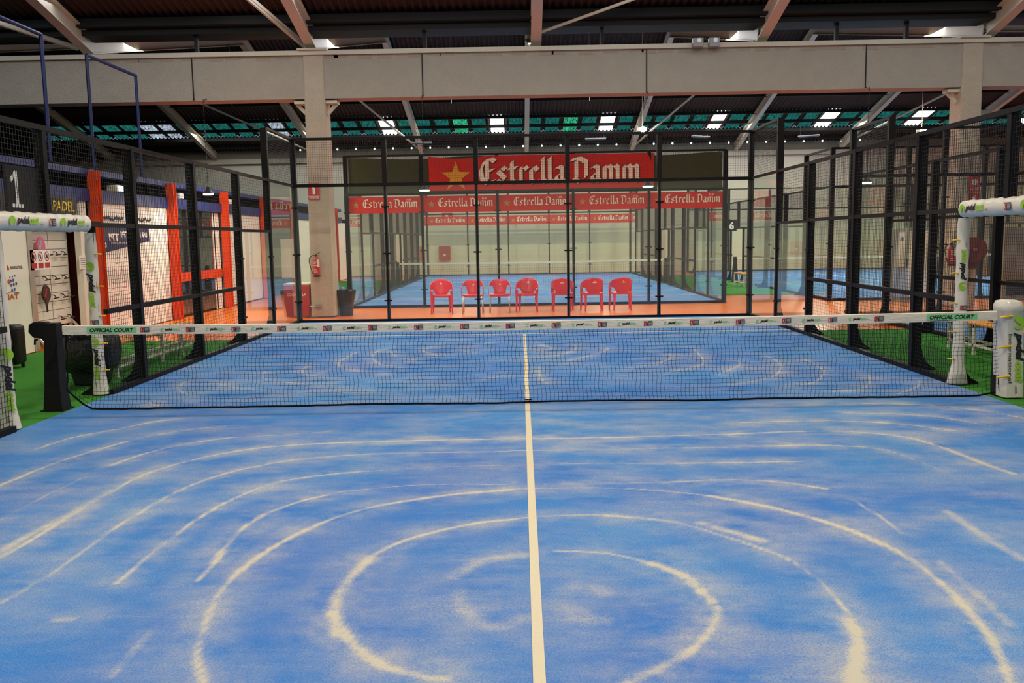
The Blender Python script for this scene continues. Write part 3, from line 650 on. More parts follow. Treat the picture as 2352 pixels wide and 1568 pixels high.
back_wall(.36, YE, 1, 'glass back wall at the far end of the second court, before the cream wall')
side_fence(-4.64, 24.1, -1, 'side fence on the left of the second court', near='full')
side_fence(5.36, 24.1, 1, 'side fence on the right of the second court, near the far bench', near='full')
side_fence(7.2, 0, -1, 'black mesh side fence beyond the right green walkway, behind the bench', near=None, gate=False)
back_wall(12.2, 10, 1, 'glass back wall of the court beyond the right walkway, beside the hose reel column')
back_wall(13.2, 14.2, -1, 'glass back wall of the far right court, nearer end')
back_wall(13.2, 34.2, 1, 'glass back wall of the far right court, against the end wall')
side_fence(8.2, 24.2, -1, 'side fence of the far right court carrying the number six board', near='full')
side_fence(18.2, 24.2, 1, 'side fence along the outer side of the far right court', near='full')

# ------------------------------------------------------------------ nets
def net_top(x): return .897 + .026*(abs(x)/5)**2
def near_net():
    t = thing('padel_net', (0, 0, 0), 'black padel net with white printed tape across the near court', 'net')
    x0, x1 = -5.02, 5.10; nx = 229; nz = 19; P = {}
    for i in range(nx+1):
        x = x0+(x1-x0)*i/nx; zb = .012
        if x < -4.75: zb += .20*((-4.75-x)/.27)**1.3
        if x > 4.85: zb += .05*((x-4.85)/.25)
        sag = .006*math.sin(x*2.1)+.008*math.sin(x*.9+1)
        zt = net_top(x)-.09
        for j in range(nz+1):
            f = j/nz
            yy = -.05*(1-f)**2*(1+.6*math.sin(x*1.3+.5)) + .012*math.sin(x*3+f*4)
            P[i, j] = Vector((x+.007*math.sin(j*.9+x*1.7)+random.uniform(-.002, .002)+.02*math.sin(x*.8)*(1-f), yy, zb+max(0, sag)*(1-f)+(zt-zb)*(f**.96)+random.uniform(-.002, .002)))
    mb = MB(); r = .0019
    for i in range(nx+1): mb.tube([P[i, j] for j in range(nz+1)], r, 3)
    for j in range(1, nz+1): mb.tube([P[i, j] for i in range(nx+1)], r, 3)
    mb.build('net_mesh', M['string'], t)
    MB().tube([P[i, 0] for i in range(0, nx+1, 2)], .010, 6).build('bottom_cord', M['string'], t)
    for i in (0, nx): MB().tube([P[i, j] for j in range(nz+1)], .007, 6).build('side_cord', M['string'], t)
    mb = MB(); xs = [x0-.02+(x1+.02-x0+.02)*k/160 for k in range(161)]
    mb.taper([[(x, y+.004*math.sin(x*9+y*60), net_top(x)+z) for y, z in ((-.014, -.098), (-.015, -.05), (-.014, -.004), (0, .004), (.014, -.004), (.014, -.098))] for x in xs])
    band = mb.build('top_tape', M['canvas'], t)
    n = Vector((0, -1, 0)); yb = -.0205
    def zz(p): return Vector((p.x, p.y, p.z+net_top(p.x)))
    lime = MB()
    def q4(mb, x, pts): mb.add([zz(Vector((x+dx, yb+(.001 if len(pts) == 4 and pts[1][0] > .5 else 0), dz))) for dx, dz in pts], [tuple(range(len(pts)))])
    for xa in (-4.74, 4.33):
        bd = MB(); q4(bd, xa-.03, ((0, -.082), (.54, -.082), (.54, -.018), (0, -.018))); bd = bd.build('court_lettering', [M['mint'], M['black']], band)
        bl = MB().text('OFFICIAL COURT', (xa, yb, -.072), X, Z, .48, .044, .25, .045, zz); bl.build('court_lettering', M['black'], band)
    for k in range(17):
        xb = -4.14+.4955*k; bg = MB()
        q4(bg, xb-.045, ((0, -.076), (.026, -.076), (.04, -.024), (0, -.024)))
        bg.mi = 1; q4(bg, xb-.045, ((.03, -.076), (.095, -.072), (.095, -.022), (.044, -.022), (.036, -.05))); bg.mi = 2
        for q, wd in enumerate(('WORLD', 'PADEL', 'TOUR')): bg.text(wd, (xb+.004, yb-.001, -.038-.015*q), X, Z, .04, .010, .1, 0, zz)
        bg.text('K', (xb-.036, yb-.001, -.068), X, Z, .012, .034, -.2, .01, zz); bg.build('tape_badge', [M['maroon'], M['navyp'], M['ivory']], band)
        if k < 16:
            xl = xb+.17; lg = MB()
            lg.text('padel', (xl+.045, yb, -.066), X, Z, .085, .036, .3, .05, zz); lg.text('.com', (xl+.19, yb, -.055), X, Z, .022, .008, 0, 0, zz); lg.mi = 1
            lg.text('cost', (xl+.128, yb, -.058), X, Z, .06, .028, .3, .05, zz)
            lg.add([zz(Vector((xl+.018+rr*math.cos(a), yb, -.05+rr*math.sin(a)))) for rr in (.019, .009) for a in [R(40+q*28) for q in range(11)]], [(q, q+1, q+12, q+11) for q in range(10)])
            lg.build('tape_logo', [M['black'], M['mint']], band)
    tie = MB().tube([(-.03, -.07, .01), (-.01, -.085, .05), (.02, -.08, .03), (.035, -.07, .06)], .006, 6); tie.tube([(-.04, -.06, .05), (.05, -.075, .045)], .006, 6)
    tie.build('centre_tie', M['string'], t)
near_net()
def plain_net(cx, yc, label):
    t = thing('padel_net', (cx, yc, 0), label, 'net', 'nets of the other courts')
    mb = MB(); k = 112
    for i in range(k+1): u = cx-5+10*i/k; mb.box(u-.002, u+.002, yc-.002, yc+.002, 0.02, .84)
    for j in range(10): mb.box(cx-5, cx+5, yc-.002, yc+.002, .02+.09*j, .024+.09*j)
    mb.build('net_mesh', M['string'], t)
    MB().taper([[(cx-5+.5*i, yc+y, net_top(-5+.5*i)+z) for y, z in ((-.012, -.07), (.012, -.07), (.012, 0), (-.012, 0))] for i in range(21)]).build('top_tape', M['canvas'], t)
    for s in (-1, 1):
        p = thing('net_post', (cx+5.1*s, yc, 0), f'black net post at the {"left" if s < 0 else "right"} end of the {"second" if cx < 5 else "far right"} court\'s net', 'net post', 'net posts')
        MB().taper([[(cx+5.1*s+a*q, yc+b*w_, z) for q, w_ in ((-1, -1), (1, -1), (1, 1), (-1, 1))] for a, b, z in ((.10, .12, 0), (.05, .06, .95))]).build('post', M['steel'], p)
        MB().box(cx+5.1*s-.2, cx+5.1*s+.2, yc-.2, yc+.2, 0, .012).build('base_plate', M['steel'], p)
plain_net(.36, 24.1, 'white taped net across the second court behind the banners')
plain_net(13.2, 24.2, 'white taped net across the far right court')
p = thing('net_post', (-5.14, -.02, 0), 'black uncovered net post with a winch box, left end of the near net', 'net post', 'net posts of the near court')
MB().taper([[(x, y, z) for x, y in ((a, -d), (b, -d), (b, d), (a, d))] for a, b, d, z in ((-5.27, -5.06, .10, .0), (-5.25, -5.08, .08, .25), (-5.215, -5.085, .06, .95), (-5.21, -5.09, .055, .955))]).build('post', M['steel'], p)
wb = MB(); wb.prism([(0, .0), (.05, -.06), (.14, -.07), (.16, -.10), (.2, -.1), (.2, .11), (.06, .11), (.01, .08)], (-5.40, -.05, .86), X, Z, Y, .10); bevel(wb.build('winch_box', M['steel'], p), .012)
MB().tube([(-5.30, -.06, .78), (-5.30, -.10, .78), (-5.30, -.11, .73)], .012, 6).build('crank', M['steel'], p)
MB().tube([(-5.2, -.09, .46), (-5.17, -.11, .52), (-5.1, -.1, .6), (-5.08, -.08, .75)], .006, 6).build('cord', M['string'], p)
MB().box(-5.29, -5.04, -.12, .12, 0, .012).build('base_plate', M['steel'], p)

# printed vinyl pads: letters run along the pad
def logo(o, r, u, n, scale, root, lettering=True, intl=False, badge=None, mirror=False):
    o, r, u, n = map(Vector, (o, r, u, n)); e = n*.002; s = scale
    lime, blk = MB(), MB()
    c = o+r*(.10*s)+u*(.0*s)+e
    pl = [(.085*math.cos(a), .085*math.sin(a)) for a in [R(-60+q*300/26) for q in range(27)]] + [(.0, -.02), (.02, .025), (.045, .025), (.05, -.06)]
    lime.prism([(x*s, y*s) for x, y in pl], c, r, u, n, .001)
    blk.text('padel', o+r*(.22*s)-u*(.075*s)+e, r, u, .36*s, .155*s, .3, .055)
    lime.text('cost', o+r*(.58*s)-u*(.05*s)+e, r, u, .27*s, .125*s, .3, .055)
    blk.text('.com', o+r*(.88*s)-u*(.055*s)+e, r, u, .10*s, .028*s)
    if intl: blk.text('International', o+r*(.235*s)-u*(.15*s)+e, r, u, .61*s, .055*s, 0, .0)
    lime.build('lettering', M['lime'], root); blk.build('lettering', M['black'], root)
def badge(o, r, u, n, s, root):
    o, r, u, n = map(Vector, (o, r, u, n)); e = n*.002
    MB().prism([(0, 0), (.3*s, 0), (.42*s, s*.7), (0, s*.7)], o+e, r, u, n, .001).build('badge', M['maroon'], root)
    MB().prism([(.34*s, 0), (s*1.1, 0), (s*1.1, s*.7), (.46*s, s*.7)], o+e, r, u, n, .001).build('badge', M['navyp'], root)
    w_ = MB()
    for q, wd in enumerate(('WORLD', 'PADEL', 'TOUR')): w_.text(wd, o+e*1.8+r*(.52*s)+u*((.48-.19*q)*s), r, u, .52*s, .12*s)
    w_.text('K', o+e*1.8+r*(.06*s)+u*(.12*s), r, u, .2*s, .45*s, -.2, .02); w_.build('badge_lettering', M['ivory'], root)
def vpad(x, y, label, r=.066, h=1.93, flare=1, reading=-1, side=0):
    t = thing('post_pad', (x, y, 0), label, 'post pad', 'white pads around the gate posts')
    prof = []
    for k in range(26):
        z = .012+(h-.012)*k/25; q = 1+.05*math.sin(k*1.7+x)+.03*math.sin(k*.7)
        if k < 2: q += flare*.45*(2-k)/2
        rr = r*q*(.96 if k == 25 else 1); prof.append((rr*(1.0 if k > 2 else 1.25), rr*1.02, z))
    auto_smooth(MB().ell((x, y, 0), prof, 20).build('cover', M['vinyl'], t), 60)
    for z in (.3, .62, .95, 1.3, 1.68):
        MB().tube([(x-side*r*.8, y-.04, z), (x-side*(r+.03), y-.03, z+.004), (x-side*(r+.055), y, z)], .009, 6).build('strap', M['strap'], t)
    return t
n_ = Vector((0, -1, 0))
a = vpad(-5.12, .92, 'white vinyl pad round the gate post on the left, just behind the net', side=-1, flare=.3)
for z in (1.60, .70): logo((-5.115, .92-.073, z), (0, 0, -1), X, n_, .64 if z > 1 else .60, a)
badge((-5.15, .92-.073, .84), X, Z, n_, .09, a)
b_ = vpad(5.05, .78, 'white vinyl pad wrapped round the gate post behind the right end of the net', side=1)
logo((5.03, .78-.073, 1.10), (0, 0, 1), -X, n_, .56, b_, intl=True); badge((5.01, .78-.073, .88), X, Z, n_, .07, b_)
c_ = vpad(-5.10, -1.03, 'white vinyl pad on the gate post at the left picture edge, nearest the camera', flare=.5, r=.072, side=1)
logo((-5.035, -1.03-.062, .82), (0, 0, -1), Vector((.8, .6, 0)).normalized(), Vector((.6, -.8, 0)).normalized(), .75, c_)
def hpad(x, y0, y1, z, out, label):
    t = thing('beam_pad', (x, (y0+y1)/2, z), label, 'beam pad', 'white pads over the gates')
    rings = []
    for k in range(31):
        y = y0+(y1-y0)*k/30; q = 1+.05*math.sin(k*1.9)+.03*math.sin(k*.8+x)
        rings.append([(x+.075*q*math.cos(2*math.pi*i/16), y, z+.095*q*math.sin(2*math.pi*i/16)) for i in range(16)])
    auto_smooth(MB().taper(rings).build('cover', M['vinyl'], t), 60)
    return t
hl = hpad(-5.0, -1.22, .57, 2.03, -1, 'white vinyl pad over the gate on the left, under the number one board')
hr = hpad(5.0, -1.15, .67, 2.03, 1, 'white vinyl pad over the gate at the right edge, above the covered net post')
for yy in (-1.06, -.11):
    logo((-5+.079, yy, 2.03), Y, Z, X, .62, hl)
badge((-5+.082, -.33, 1.99), Y, Z, X, .11, hl)
for yy in (.64, -.58):
    logo((5-.079, yy, 2.03), -Y, Z, -X, .62, hr)
badge((5-.082, -.30, 1.99), -Y, Z, -X, .11, hr)
t = thing('net_post', (5.20, -.04, 0), 'net post in a tall white printed cover, right end of the near net', 'net post', 'net posts of the near court')
MB().taper([[(x, y, z) for x, y in ((5.08, .0), (5.2, .0), (5.2, .1), (5.08, .1))] for z in (0, .9)]).build('post', M['steel'], t)
cv = MB().taper([[(5.175+dx*a+(.95-z)*.04-.02, -.04+dy*b, z) for dx, dy in ((-1, -.8), (-.8, -1), (.8, -1), (1, -.8), (1, .8), (.8, 1), (-.8, 1), (-1, .8))] for a, b, z in ((.108, .14, .012), (.104, .135, .2), (.102, .135, .6), (.102, .135, .93), (.107, .138, .935), (.107, .138, .985), (.09, .115, 1.035), (.05, .06, 1.05))]).build('cover', M['vinyl'], t)
auto_smooth(cv, 50)
tilt = Vector((.045, 0, -1)).normalized(); q = Vector((5.187, -.185, .90)); rr = Vector((1, 0, .045)).normalized()*.82
logo(q, tilt, rr, n_, .86, t, intl=True)
for z in (.88, .56, .24): MB().tube([(5.02, -.14, z-.012), (5.06, -.19, z), (5.12, -.19, z+.008)], .012, 6).build('strap', M['strap'], t)
# ------------------------------------------------------------------ banners
N_ = Vector((0, -1, 0))
def cloth(x0, x1, z0, z1, y, topf=None, nx=60, nz=10, wav=.008, t=.003, ripple=7.0):
    mb = MB(); rings = []
    for side in (0, 1):
        for j in range(nz+1):
            for i in range(nx+1):
                x = x0+(x1-x0)*i/nx; f = j/nz; zt = z1-(topf(x) if topf else 0)
                mb.v.append((x, y+wav*math.sin(x*ripple+f*2.5)*(.4+.6*f)+side*t, z0+(zt-z0)*f))
    W_ = nx+1; o = (nz+1)*W_
    for j in range(nz):
        for i in range(nx):
            a = j*W_+i; mb.f += [(a, a+1, a+1+W_, a+W_), (o+a, o+a+W_, o+a+1+W_, o+a+1)]
    for i in range(nx):
        mb.f.append((i, o+i, o+i+1, i+1)); a = nz*W_+i; mb.f.append((a, a+1, o+a+1, o+a))
    for j in range(nz):
        a = j*W_; mb.f.append((a, a+W_, o+a+W_, o+a)); a += nx; mb.f.append((a, o+a, o+a+W_, a+W_))
    mb.m = [0]*len(mb.f); return mb
ws = cloth(.36-4.92, .36+4.92, 3.02, 3.98, YB-.062, lambda x: .03+.06*math.sin((x+4.6)*.95)**2, 80, 8, .006)
ws.solid('windscreen', M['screen'], 'dark green windscreen cloth behind the big red banner', 'windscreen', (.36, YB-.06, 3.02))
bt = thing('wall_banner', (.52, YB-.10, 3.05), 'big red banner with a gold star and white black-letter words, high over the red chairs', 'banner')
def top_big(x): return .0 if x > -.8 else .07*math.sin(math.pi*min(1, (x+2.43)/1.6))
auto_smooth(cloth(-2.43, 3.48, 3.06, 3.95, YB-.10, top_big, 80, 10, .010).build('fabric', M['red'], bt), 60)
yb = YB-.118
MB().prism(starpoly(.40), (-1.72, yb, 3.41), X, Z, N_, .002).build('star', M['star'], bt)
sh = MB(); sh.blackletter('Estrella Damm', (-1.12, yb+.001, 3.22), X, Z, N_, 4.25, nib=.16, off=(.06, -.06)); sh.build('lettering_shadow', M['shade'], bt)
le = MB(); le.blackletter('Estrella Damm', (-1.12, yb-.004, 3.22), X, Z, N_, 4.25, nib=.16); le.build('lettering', M['ivory'], bt)
def small_banner(xa, y, z0, h, w_, label, group, first=None):
    if first:
        c = copy_tree(first); c.location = (xa, y, z0); return tag(c, label)
    t = thing('court_banner', (xa, y, z0), label, 'banner', group)
    MB().box(xa, xa+w_, y, y+.004, z0, z0+h).build('fabric', M['red'], t)
    MB().prism(starpoly(h*.24), (xa+w_*.11, y-.002, z0+h*.5), X, Z, N_, .001).build('star', M['dull_star'], t)
    sh = MB(); sh.blackletter('Estrella Damm', (xa+w_*.20, y-.001, z0+h*.34), X, Z, N_, w_*.75, nib=.12, off=(.05, -.05)); sh.build('lettering_shadow', M['shade'], t)
    le = MB(); le.blackletter('Estrella Damm', (xa+w_*.20, y-.003, z0+h*.34), X, Z, N_, w_*.75, nib=.12); le.build('lettering', M['ivory'], t)
    MB().text('N.R.', (xa+w_*.80, y-.002, z0+h*.74), X, Z, w_*.07, h*.13).build('lettering', M['ivory'], t)
    MB().text('037', (xa+w_*.885, y-.002, z0+h*.75), X, Z, w_*.07, h*.10, 0, .02).build('lettering', M['greyprint'], t)
    return t
PLACE = ['leftmost', 'second from the left', 'middle', 'second from the right', 'rightmost']
f0 = None
for k in range(5):
    b = small_banner(.36-4.97+2*k, YB-.028, 2.50, .43, 1.95, f'small red banner in the row below the big banner, {PLACE[k]} of five', 'red banners on the nearer glass wall', f0); f0 = f0 or b
f1 = None
for k in range(5):
    b = small_banner(.36-4.97+2*k, YE-.028, 2.46, .44, 1.95, f'small red banner on the farthest glass wall, {PLACE[k]} of five', 'red banners on the farthest glass wall', f1); f1 = f1 or b

# ------------------------------------------------------------------ red chairs in the corridor
def shell_chair(metal):
    mb = MB(); n = 64; rows = 8
    prof = [(-.272, -.22, 0), (-.276, -.06, 0), (-.245, .08, 0), (-.178, .175, 0), (-.09, .225, 0), (0, .24, 0), (.09, .225, 0), (.178, .175, 0), (.245, .08, 0), (.276, -.06, 0), (.272, -.22, 0)]
    def at(s):
        f = s*(len(prof)-1); i = min(int(f), len(prof)-2); f -= i; a, b = prof[i], prof[i+1]; return [a[k]+(b[k]-a[k])*f for k in range(3)]
    def top(a):
        if metal: return .80 if a < .38 else (.80-.36*(a-.38) if a < .74 else .67-.12*(a-.74))
        return .825-.225*a**1.9
    def bot(a):
        c, e = (.30, .93) if metal else (.27, .90)
        if a < c: return .44
        if a < e: return .44+(.215 if metal else .135)*min(1, (a-c)/(.10 if metal else .22))*min(1, (e-a)/.05)
        return .44
    for j in range(rows+1):
        for i in range(n+1):
            s = i/n; x, y, _ = at(s); a = abs(s-.5)*2; z0, z1 = bot(a), top(a); z = z0+(z1-z0)*j/rows
            lean = .13*(z-.44)*max(0, 1-a*1.1)/.36
            mb.v.append((x*(1 if not metal else .98), y+lean, z))
    for j in range(rows):
        for i in range(n): a = j*(n+1)+i; mb.f.append((a, a+1, a+n+2, a+n+1))
    mb.m = [0]*len(mb.f); return mb
def make_chair(metal, label, grp, loc, rz):
    t = thing('plastic_armchair', loc, label, 'chair', grp, rz)
    o = shell_chair(metal).build('backrest', M['redpl'], t, True, True); s = o.modifiers.new('s', 'SOLIDIFY'); s.thickness = .014; s.offset = 0
    mb = MB(); pr = []
    def sup(a, b, z, k=.0): return [(a*math.copysign(abs(math.cos(q))**.6, math.cos(q)), .0+b*math.copysign(abs(math.sin(q))**.6, math.sin(q)), z+k*math.sin(q)) for q in [2*math.pi*i/28 for i in range(28)]]
    mb.taper([sup(.245, .235, .40), sup(.262, .245, .425), sup(.262, .245, .45), sup(.24, .22, .458), sup(.12, .1, .443)])
    auto_smooth(mb.build('seat', M['redpl'], t, False, True), 50)
    for sx in (-1, 1):
        for fy in (-1, 1):
            l = MB()
            if metal:
                l.tube([(sx*.225, fy*.19, .42), (sx*.245, fy*.215, .0)], .014, 10); l.build('leg', M['alu'], t, True, True)
            else:
                def rg(x, y, a, b, z): return [(x-a, y-b, z), (x+a, y-b, z), (x+a, y+b, z), (x-a, y+b, z)]
                fx = .245 if fy < 0 else .20
                l.taper([rg(sx*(fx+.012), fy*.245, .018, .016, 0), rg(sx*fx, fy*.215, .026, .024, .30), rg(sx*fx, fy*.2, .036, .032, .45 if fy > 0 else .56)])
                bevel(l.build('leg', M['redpl'], t, False, True), .006)
    e = MB()
    if metal:
        e.prism([(-.09, 0), (-.06, 0), (-.06, .09), (-.068, .11), (-.082, .11), (-.09, .09)], (-.03, .302, .62), X, (0, .36, 1), N_, .012)
        e.prism([(-.08, .04), (.09, .045), (.09, .058), (-.08, .065)], (0, .302, .62), X, (0, .36, 1), N_, .012)
    else:
        for face in (-1, 1):
            e.prism([(-.055, 0), (0, -.012), (.055, 0), (.05, .014), (-.05, .014)], (0, .328 if face < 0 else .334, .70), X, (0, .36, 1), (0, face, 0), .012)
            e.prism(starpoly(.018), (0, .341 if face < 0 else .347, .735), X, (0, .36, 1), (0, face, 0), .012)
    e.build('print', M['ivory'], t, False, True)
    return t
G = 'red plastic chairs in the corridor'
ch = [(-2.02, 12.22, .10), (-1.24, 12.15, .0), (-.58, 12.15, .0), (.10, 12.22, -.08), (.97, 12.35, math.pi-.06), (1.71, 12.28, math.pi+.08), (2.42, 12.30, math.pi+.06)]
labs = ['red moulded plastic armchair at the left end of the chair row, with a scratched backrest', 'red armchair with thin metal legs beside the leftmost chair, partly behind a dark glass post',
        'red armchair with thin metal legs, standing beside the faded moulded chair', 'faded red moulded armchair in the middle of the row, facing the court',
        'red moulded armchair turned away from the court, partly behind a glass clamp', 'red moulded armchair turned away from the court, between two other turned chairs', 'red moulded armchair turned away, at the right end of the chair row']
A_ = make_chair(False, labs[0], G, (*ch[0][:2], -.02), ch[0][2]); B_ = make_chair(True, labs[1], G, (*ch[1][:2], -.02), ch[1][2])
for i in range(2, 7):
    c = copy_tree(B_ if i == 2 else A_); c.location = (*ch[i][:2], -.02); c.rotation_euler = (0, 0, ch[i][2]); tag(c, labs[i])

# ------------------------------------------------------------------ things on and around the columns
yc = 11.40
t = thing('fire_extinguisher', (-4.88, yc-.02, .93), 'red fire extinguisher with a black hose hanging on the concrete column', 'extinguisher')
cx, cy = -4.87, yc-.09
auto_smooth(MB().lathe((cx, cy, .98), [(.072, 0), (.082, .03), (.082, .34), (.07, .40), (.03, .44), (.025, .455)], 24).build('cylinder', M['redpaint'], t), 40)
MB().lathe((cx, cy, .955), [(.075, 0), (.08, .01), (.08, .05), (.07, .052)], 20).build('base_ring', M['dark'], t)
v = MB().box(cx-.02, cx+.02, cy-.02, cy+.02, 1.43, 1.48); v.bar((cx-.03, cy, 1.48), (cx+.1, cy, 1.53), .02, .012); v.bar((cx-.02, cy, 1.46), (cx+.09, cy, 1.45), .018, .01); v.build('valve', M['dark'], t)
MB().tube([(cx-.02, cy, 1.46), (cx-.09, cy-.01, 1.46), (cx-.16, cy-.02, 1.40), (cx-.165, cy-.02, 1.30), (cx-.13, cy-.03, 1.15), (cx-.09, cy-.03, 1.03)], .011, 8).build('hose', M['dark'], t)
MB().box(cx+.03, cx+.076, cy-.078, cy-.03, 1.19, 1.36).build('label_sheet', M['ivory'], t)
lt = MB()
for z, w_ in ((1.3, .07), (1.26, .05), (1.215, .08), (1.12, .06), (1.07, .09)): lt.box(cx-.05, cx-.05+w_, cy-.0835, cy-.078, z, z+.012)
lt.build('print', M['ivory'], t)
MB().box(cx-.04, cx+.04, cy+.07, yc+.03, 1.3, 1.36).build('wall_hook', M['dark'], t)
c = copy_tree(t); c.location = (10.02, yc-.02, .95); tag(c, 'dark red extinguisher beside the hose reel column, half behind the white post pad')
def fire_sign(x, z, label, hose=False, s=1.0):
    t = thing('fire_sign', (x, yc, z), label, 'sign')
    MB().box(x-.135*s, x+.135*s, yc-.006, yc, z-.17*s, z+.21*s).build('plate', M['signred'], t)
    p = MB(); y = yc-.008
    p.box(x-.128*s, x+.128*s, y, y+.002, z-.092*s, z-.082*s)
    if hose: p.disc((x, y+.002, z+.05*s), .07*s, X, Z, N_, .002)
    else: p.prism([(-.028, -.08), (.028, -.08), (.028, .05), (.012, .075), (.05, .1), (.02, .1), (-.012, .1), (-.05, .06), (-.03, .05)], (x, y+.002, z+.04*s), X, Z, N_, .002)
    p.text('EXTINTOR' if not hose else 'MANGUERA', (x-.11*s, y, z-.15*s), X, Z, .22*s, .04*s); p.build('pictogram', M['signwhite'], t)
fire_sign(-4.88, 2.93, 'red fire extinguisher sign on the extinguisher column, above the glass rail')
fire_sign(10.54, 2.86, 'upper red fire sign on the hose reel column', True, .95); fire_sign(10.54, 2.45, 'lower red fire sign on the hose reel column', False, .95)
t = thing('junction_box', (-4.88, yc, .27), 'small grey junction box low on the extinguisher column', 'junction box')
bevel(MB().box(-4.95, -4.80, yc-.07, yc+.0, .22, .33).build('box', M['grey'], t), .02)
MB().tube([(-4.95, yc-.02, .25), (-5.08, yc-.02, .26)], .012, 6).build('conduit', M['cream'], t)
t = thing('drinks_cooler', (-5.42, 11.75, 0), 'red drinks cooler box with white lettering, left of the extinguisher column', 'cooler')
x0, x1, y0, y1 = -5.70, -5.12, 11.45, 12.0
bevel(MB().taper([[(x0+e, y0+e, z), (x1-e, y0+e, z), (x1-e, y1-e, z), (x0+e, y1-e, z)] for e, z in ((.03, 0), (.0, .28), (.0, .285), (-.01, .29), (-.01, .76))]).build('body', M['redpaint'], t), .012)
bevel(MB().box(x0-.02, x1+.02, y0-.02, y1+.02, .76, .80).build('lid', M['cream'], t), .012)
MB().text('CRUZCAMPA', (x0+.08, y0-.014, .52), X, Z, .44, .075, 0, .02).build('lettering', M['ivory'], t) if False else MB().text('COCA-COLA', (x0+.06, y0-.013, .50), X, Z, .46, .07, 0, .02).build('lettering', M['ivory'], t)
t = thing('waste_bin', (-4.31, 11.85, -.02), 'tall dark bin lined with a black bag, right of the extinguisher column', 'bin')
b0 = (-4.31, 11.85, -.02)
auto_smooth(MB().lathe(b0, [(.15, 0), (.155, .01), (.205, .60), (.21, .62)], 28).build('bin', M['binp'], t), 40)
mb = MB(); rg = []
for r_, z, a in ((.185, .34, .004), (.2, .42, .008), (.215, .52, .012), (.225, .60, .012), (.225, .635, .014), (.205, .64, .01), (.19, .60, .006)):
    rg.append([(b0[0]+(r_+a*math.sin(7*q)+random.uniform(-a, a))*math.cos(q), b0[1]+(r_+a*math.sin(5*q))*math.sin(q), b0[2]+z+a*.6*math.sin(9*q)) for q in [2*math.pi*i/40 for i in range(40)]])
auto_smooth(mb.taper(rg).build('bag', M['bag'], t), 70)
mb = MB().taper([[(x, y, z) for x, y in ((-4.72-e, 12.2-e), (-4.46+e, 12.2-e), (-4.46+e, 12.5+e), (-4.72-e, 12.5+e))] for e, z in ((0, -.02), (.03, .56), (.03, .60), (-.03, .66))])
bevel(mb.solid('waste_bin', M['blueb'], 'blue plastic bin half hidden behind the concrete column', 'bin', (-4.59, 12.35, 0)), .02)
# hose reel on the right column
t = thing('fire_hose_reel', (10.56, 11.38, 1.3), 'dark red fire hose reel on the right concrete column', 'hose reel'); c = Vector((10.56, 11.30, 1.34))
MB().disc(c+Vector((0, -.01, 0)), .29, X, Z, N_, .02, 36).build('rim', M['hosered'], t); MB().disc(c+Vector((0, .10, 0)), .29, X, Z, N_, .02, 36).build('rim', M['hosered'], t)
mb = MB()
for r_ in (.20, .235, .265):
    for y in (-.0, .035, .07): mb.tube([c+Vector((r_*math.cos(a), y, r_*math.sin(a))) for a in [2*math.pi*i/32 for i in range(33)]], .016, 6)
mb.build('hose', M['hosered'], t); MB().disc(c+Vector((0, -.03, 0)), .075, X, Z, N_, .03).build('hub', M['dark'], t); MB().box(c.x-.06, c.x+.03, c.y-.075, c.y-.06, c.z-.03, c.z+.05).build('hub_label', M['brass'], t)
MB().box(c.x-.30, c.x+.15, c.y+.09, 11.42, c.z-.44, c.z+.27).build('bracket', M['hosered'], t)
t = thing('fire_hose_cabinet', (-3.9, 35.55, .8), 'dark red hose cabinet on the cream end wall, seen through two glass walls', 'cabinet')
bevel(MB().box(-4.2, -3.62, 35.35, 35.6, .72, 1.45).build('body', M['redpaint'], t), .03); MB().disc((-3.91, 35.35, 1.0), .06, X, Z, N_, .02).build('latch', M['ivory'], t)
t = thing('wall_notice', (-3.75, 35.59, 3.0), 'small red and white notice high on the cream end wall', 'notice'); MB().box(-4.02, -3.48, 35.585, 35.6, 2.88, 3.12).build('plate', M['signred'], t); MB().box(-3.85, -3.7, 35.58, 35.59, 2.93, 3.07).build('print', M['signwhite'], t)

# ------------------------------------------------------------------ lamps
LN = ['leftmost, over the side corridor', 'near the gold star end of the banner', 'near the far end of the banner lettering', 'seen beyond the right mesh fence']
for i, x in enumerate((-7.3, -2.26, 2.92, 7.96)):
    y, z = 11.2, 2.93
    t = thing('pendant_lamp', (x, y, z), f'small pendant lamp chained under the beam, {LN[i]}', 'lamp', 'pendant lamps under the beam')
    auto_smooth(MB().lathe((x, y, z), [(.12, 0), (.124, .01), (.09, .05), (.045, .10), (.03, .16), (.012, .165)], 24).build('lamp_shade', M['dark'], t), 40)
    MB().lathe((x, y, z-.03), [(.08, 0), (.118, .012), (.122, .034)], 24).build('lamp_lens', M['lampglow'], t)
    mb = MB(); k = int((5.1-z-.16)/.05)
    for q in range(k): mb.bar((x, y, z+.16+q*.05), (x, y, z+.16+q*.05+.042), .018 if q % 2 else .006, .006 if q % 2 else .018)
    mb.bar((x, y, 5.04), (x, 11.44, 5.12), .012); mb.build('chain', M['cable'], t)
def flood(x, y, z, top, label, lit=True):
    t = thing('hanging_floodlight', (x, y, z), label, 'floodlight', 'floodlights hanging from the far roof')
    bevel(MB().box(x-.16, x+.16, y-.12, y+.12, z, z+.14).build('housing', M['cream'], t), .02)
    MB().disc((x, y-.115, z+.06), .10, X, (0, -.3, 1), (0, -1, -.3), .03).build('lens', M['floodglow' if lit else 'signwhite'], t)
    MB().tube([(x, y, z+.14), (x, y, top)], .012, 6).build('hanging_rod', M['cream'], t)
flood(4.55, 24.0, 5.66, 9.33, 'bright lit floodlight hanging before the middle roof-lights'); flood(14.9, 24.0, 5.42, 9.33, 'bright lit floodlight hanging above the right mesh fences')
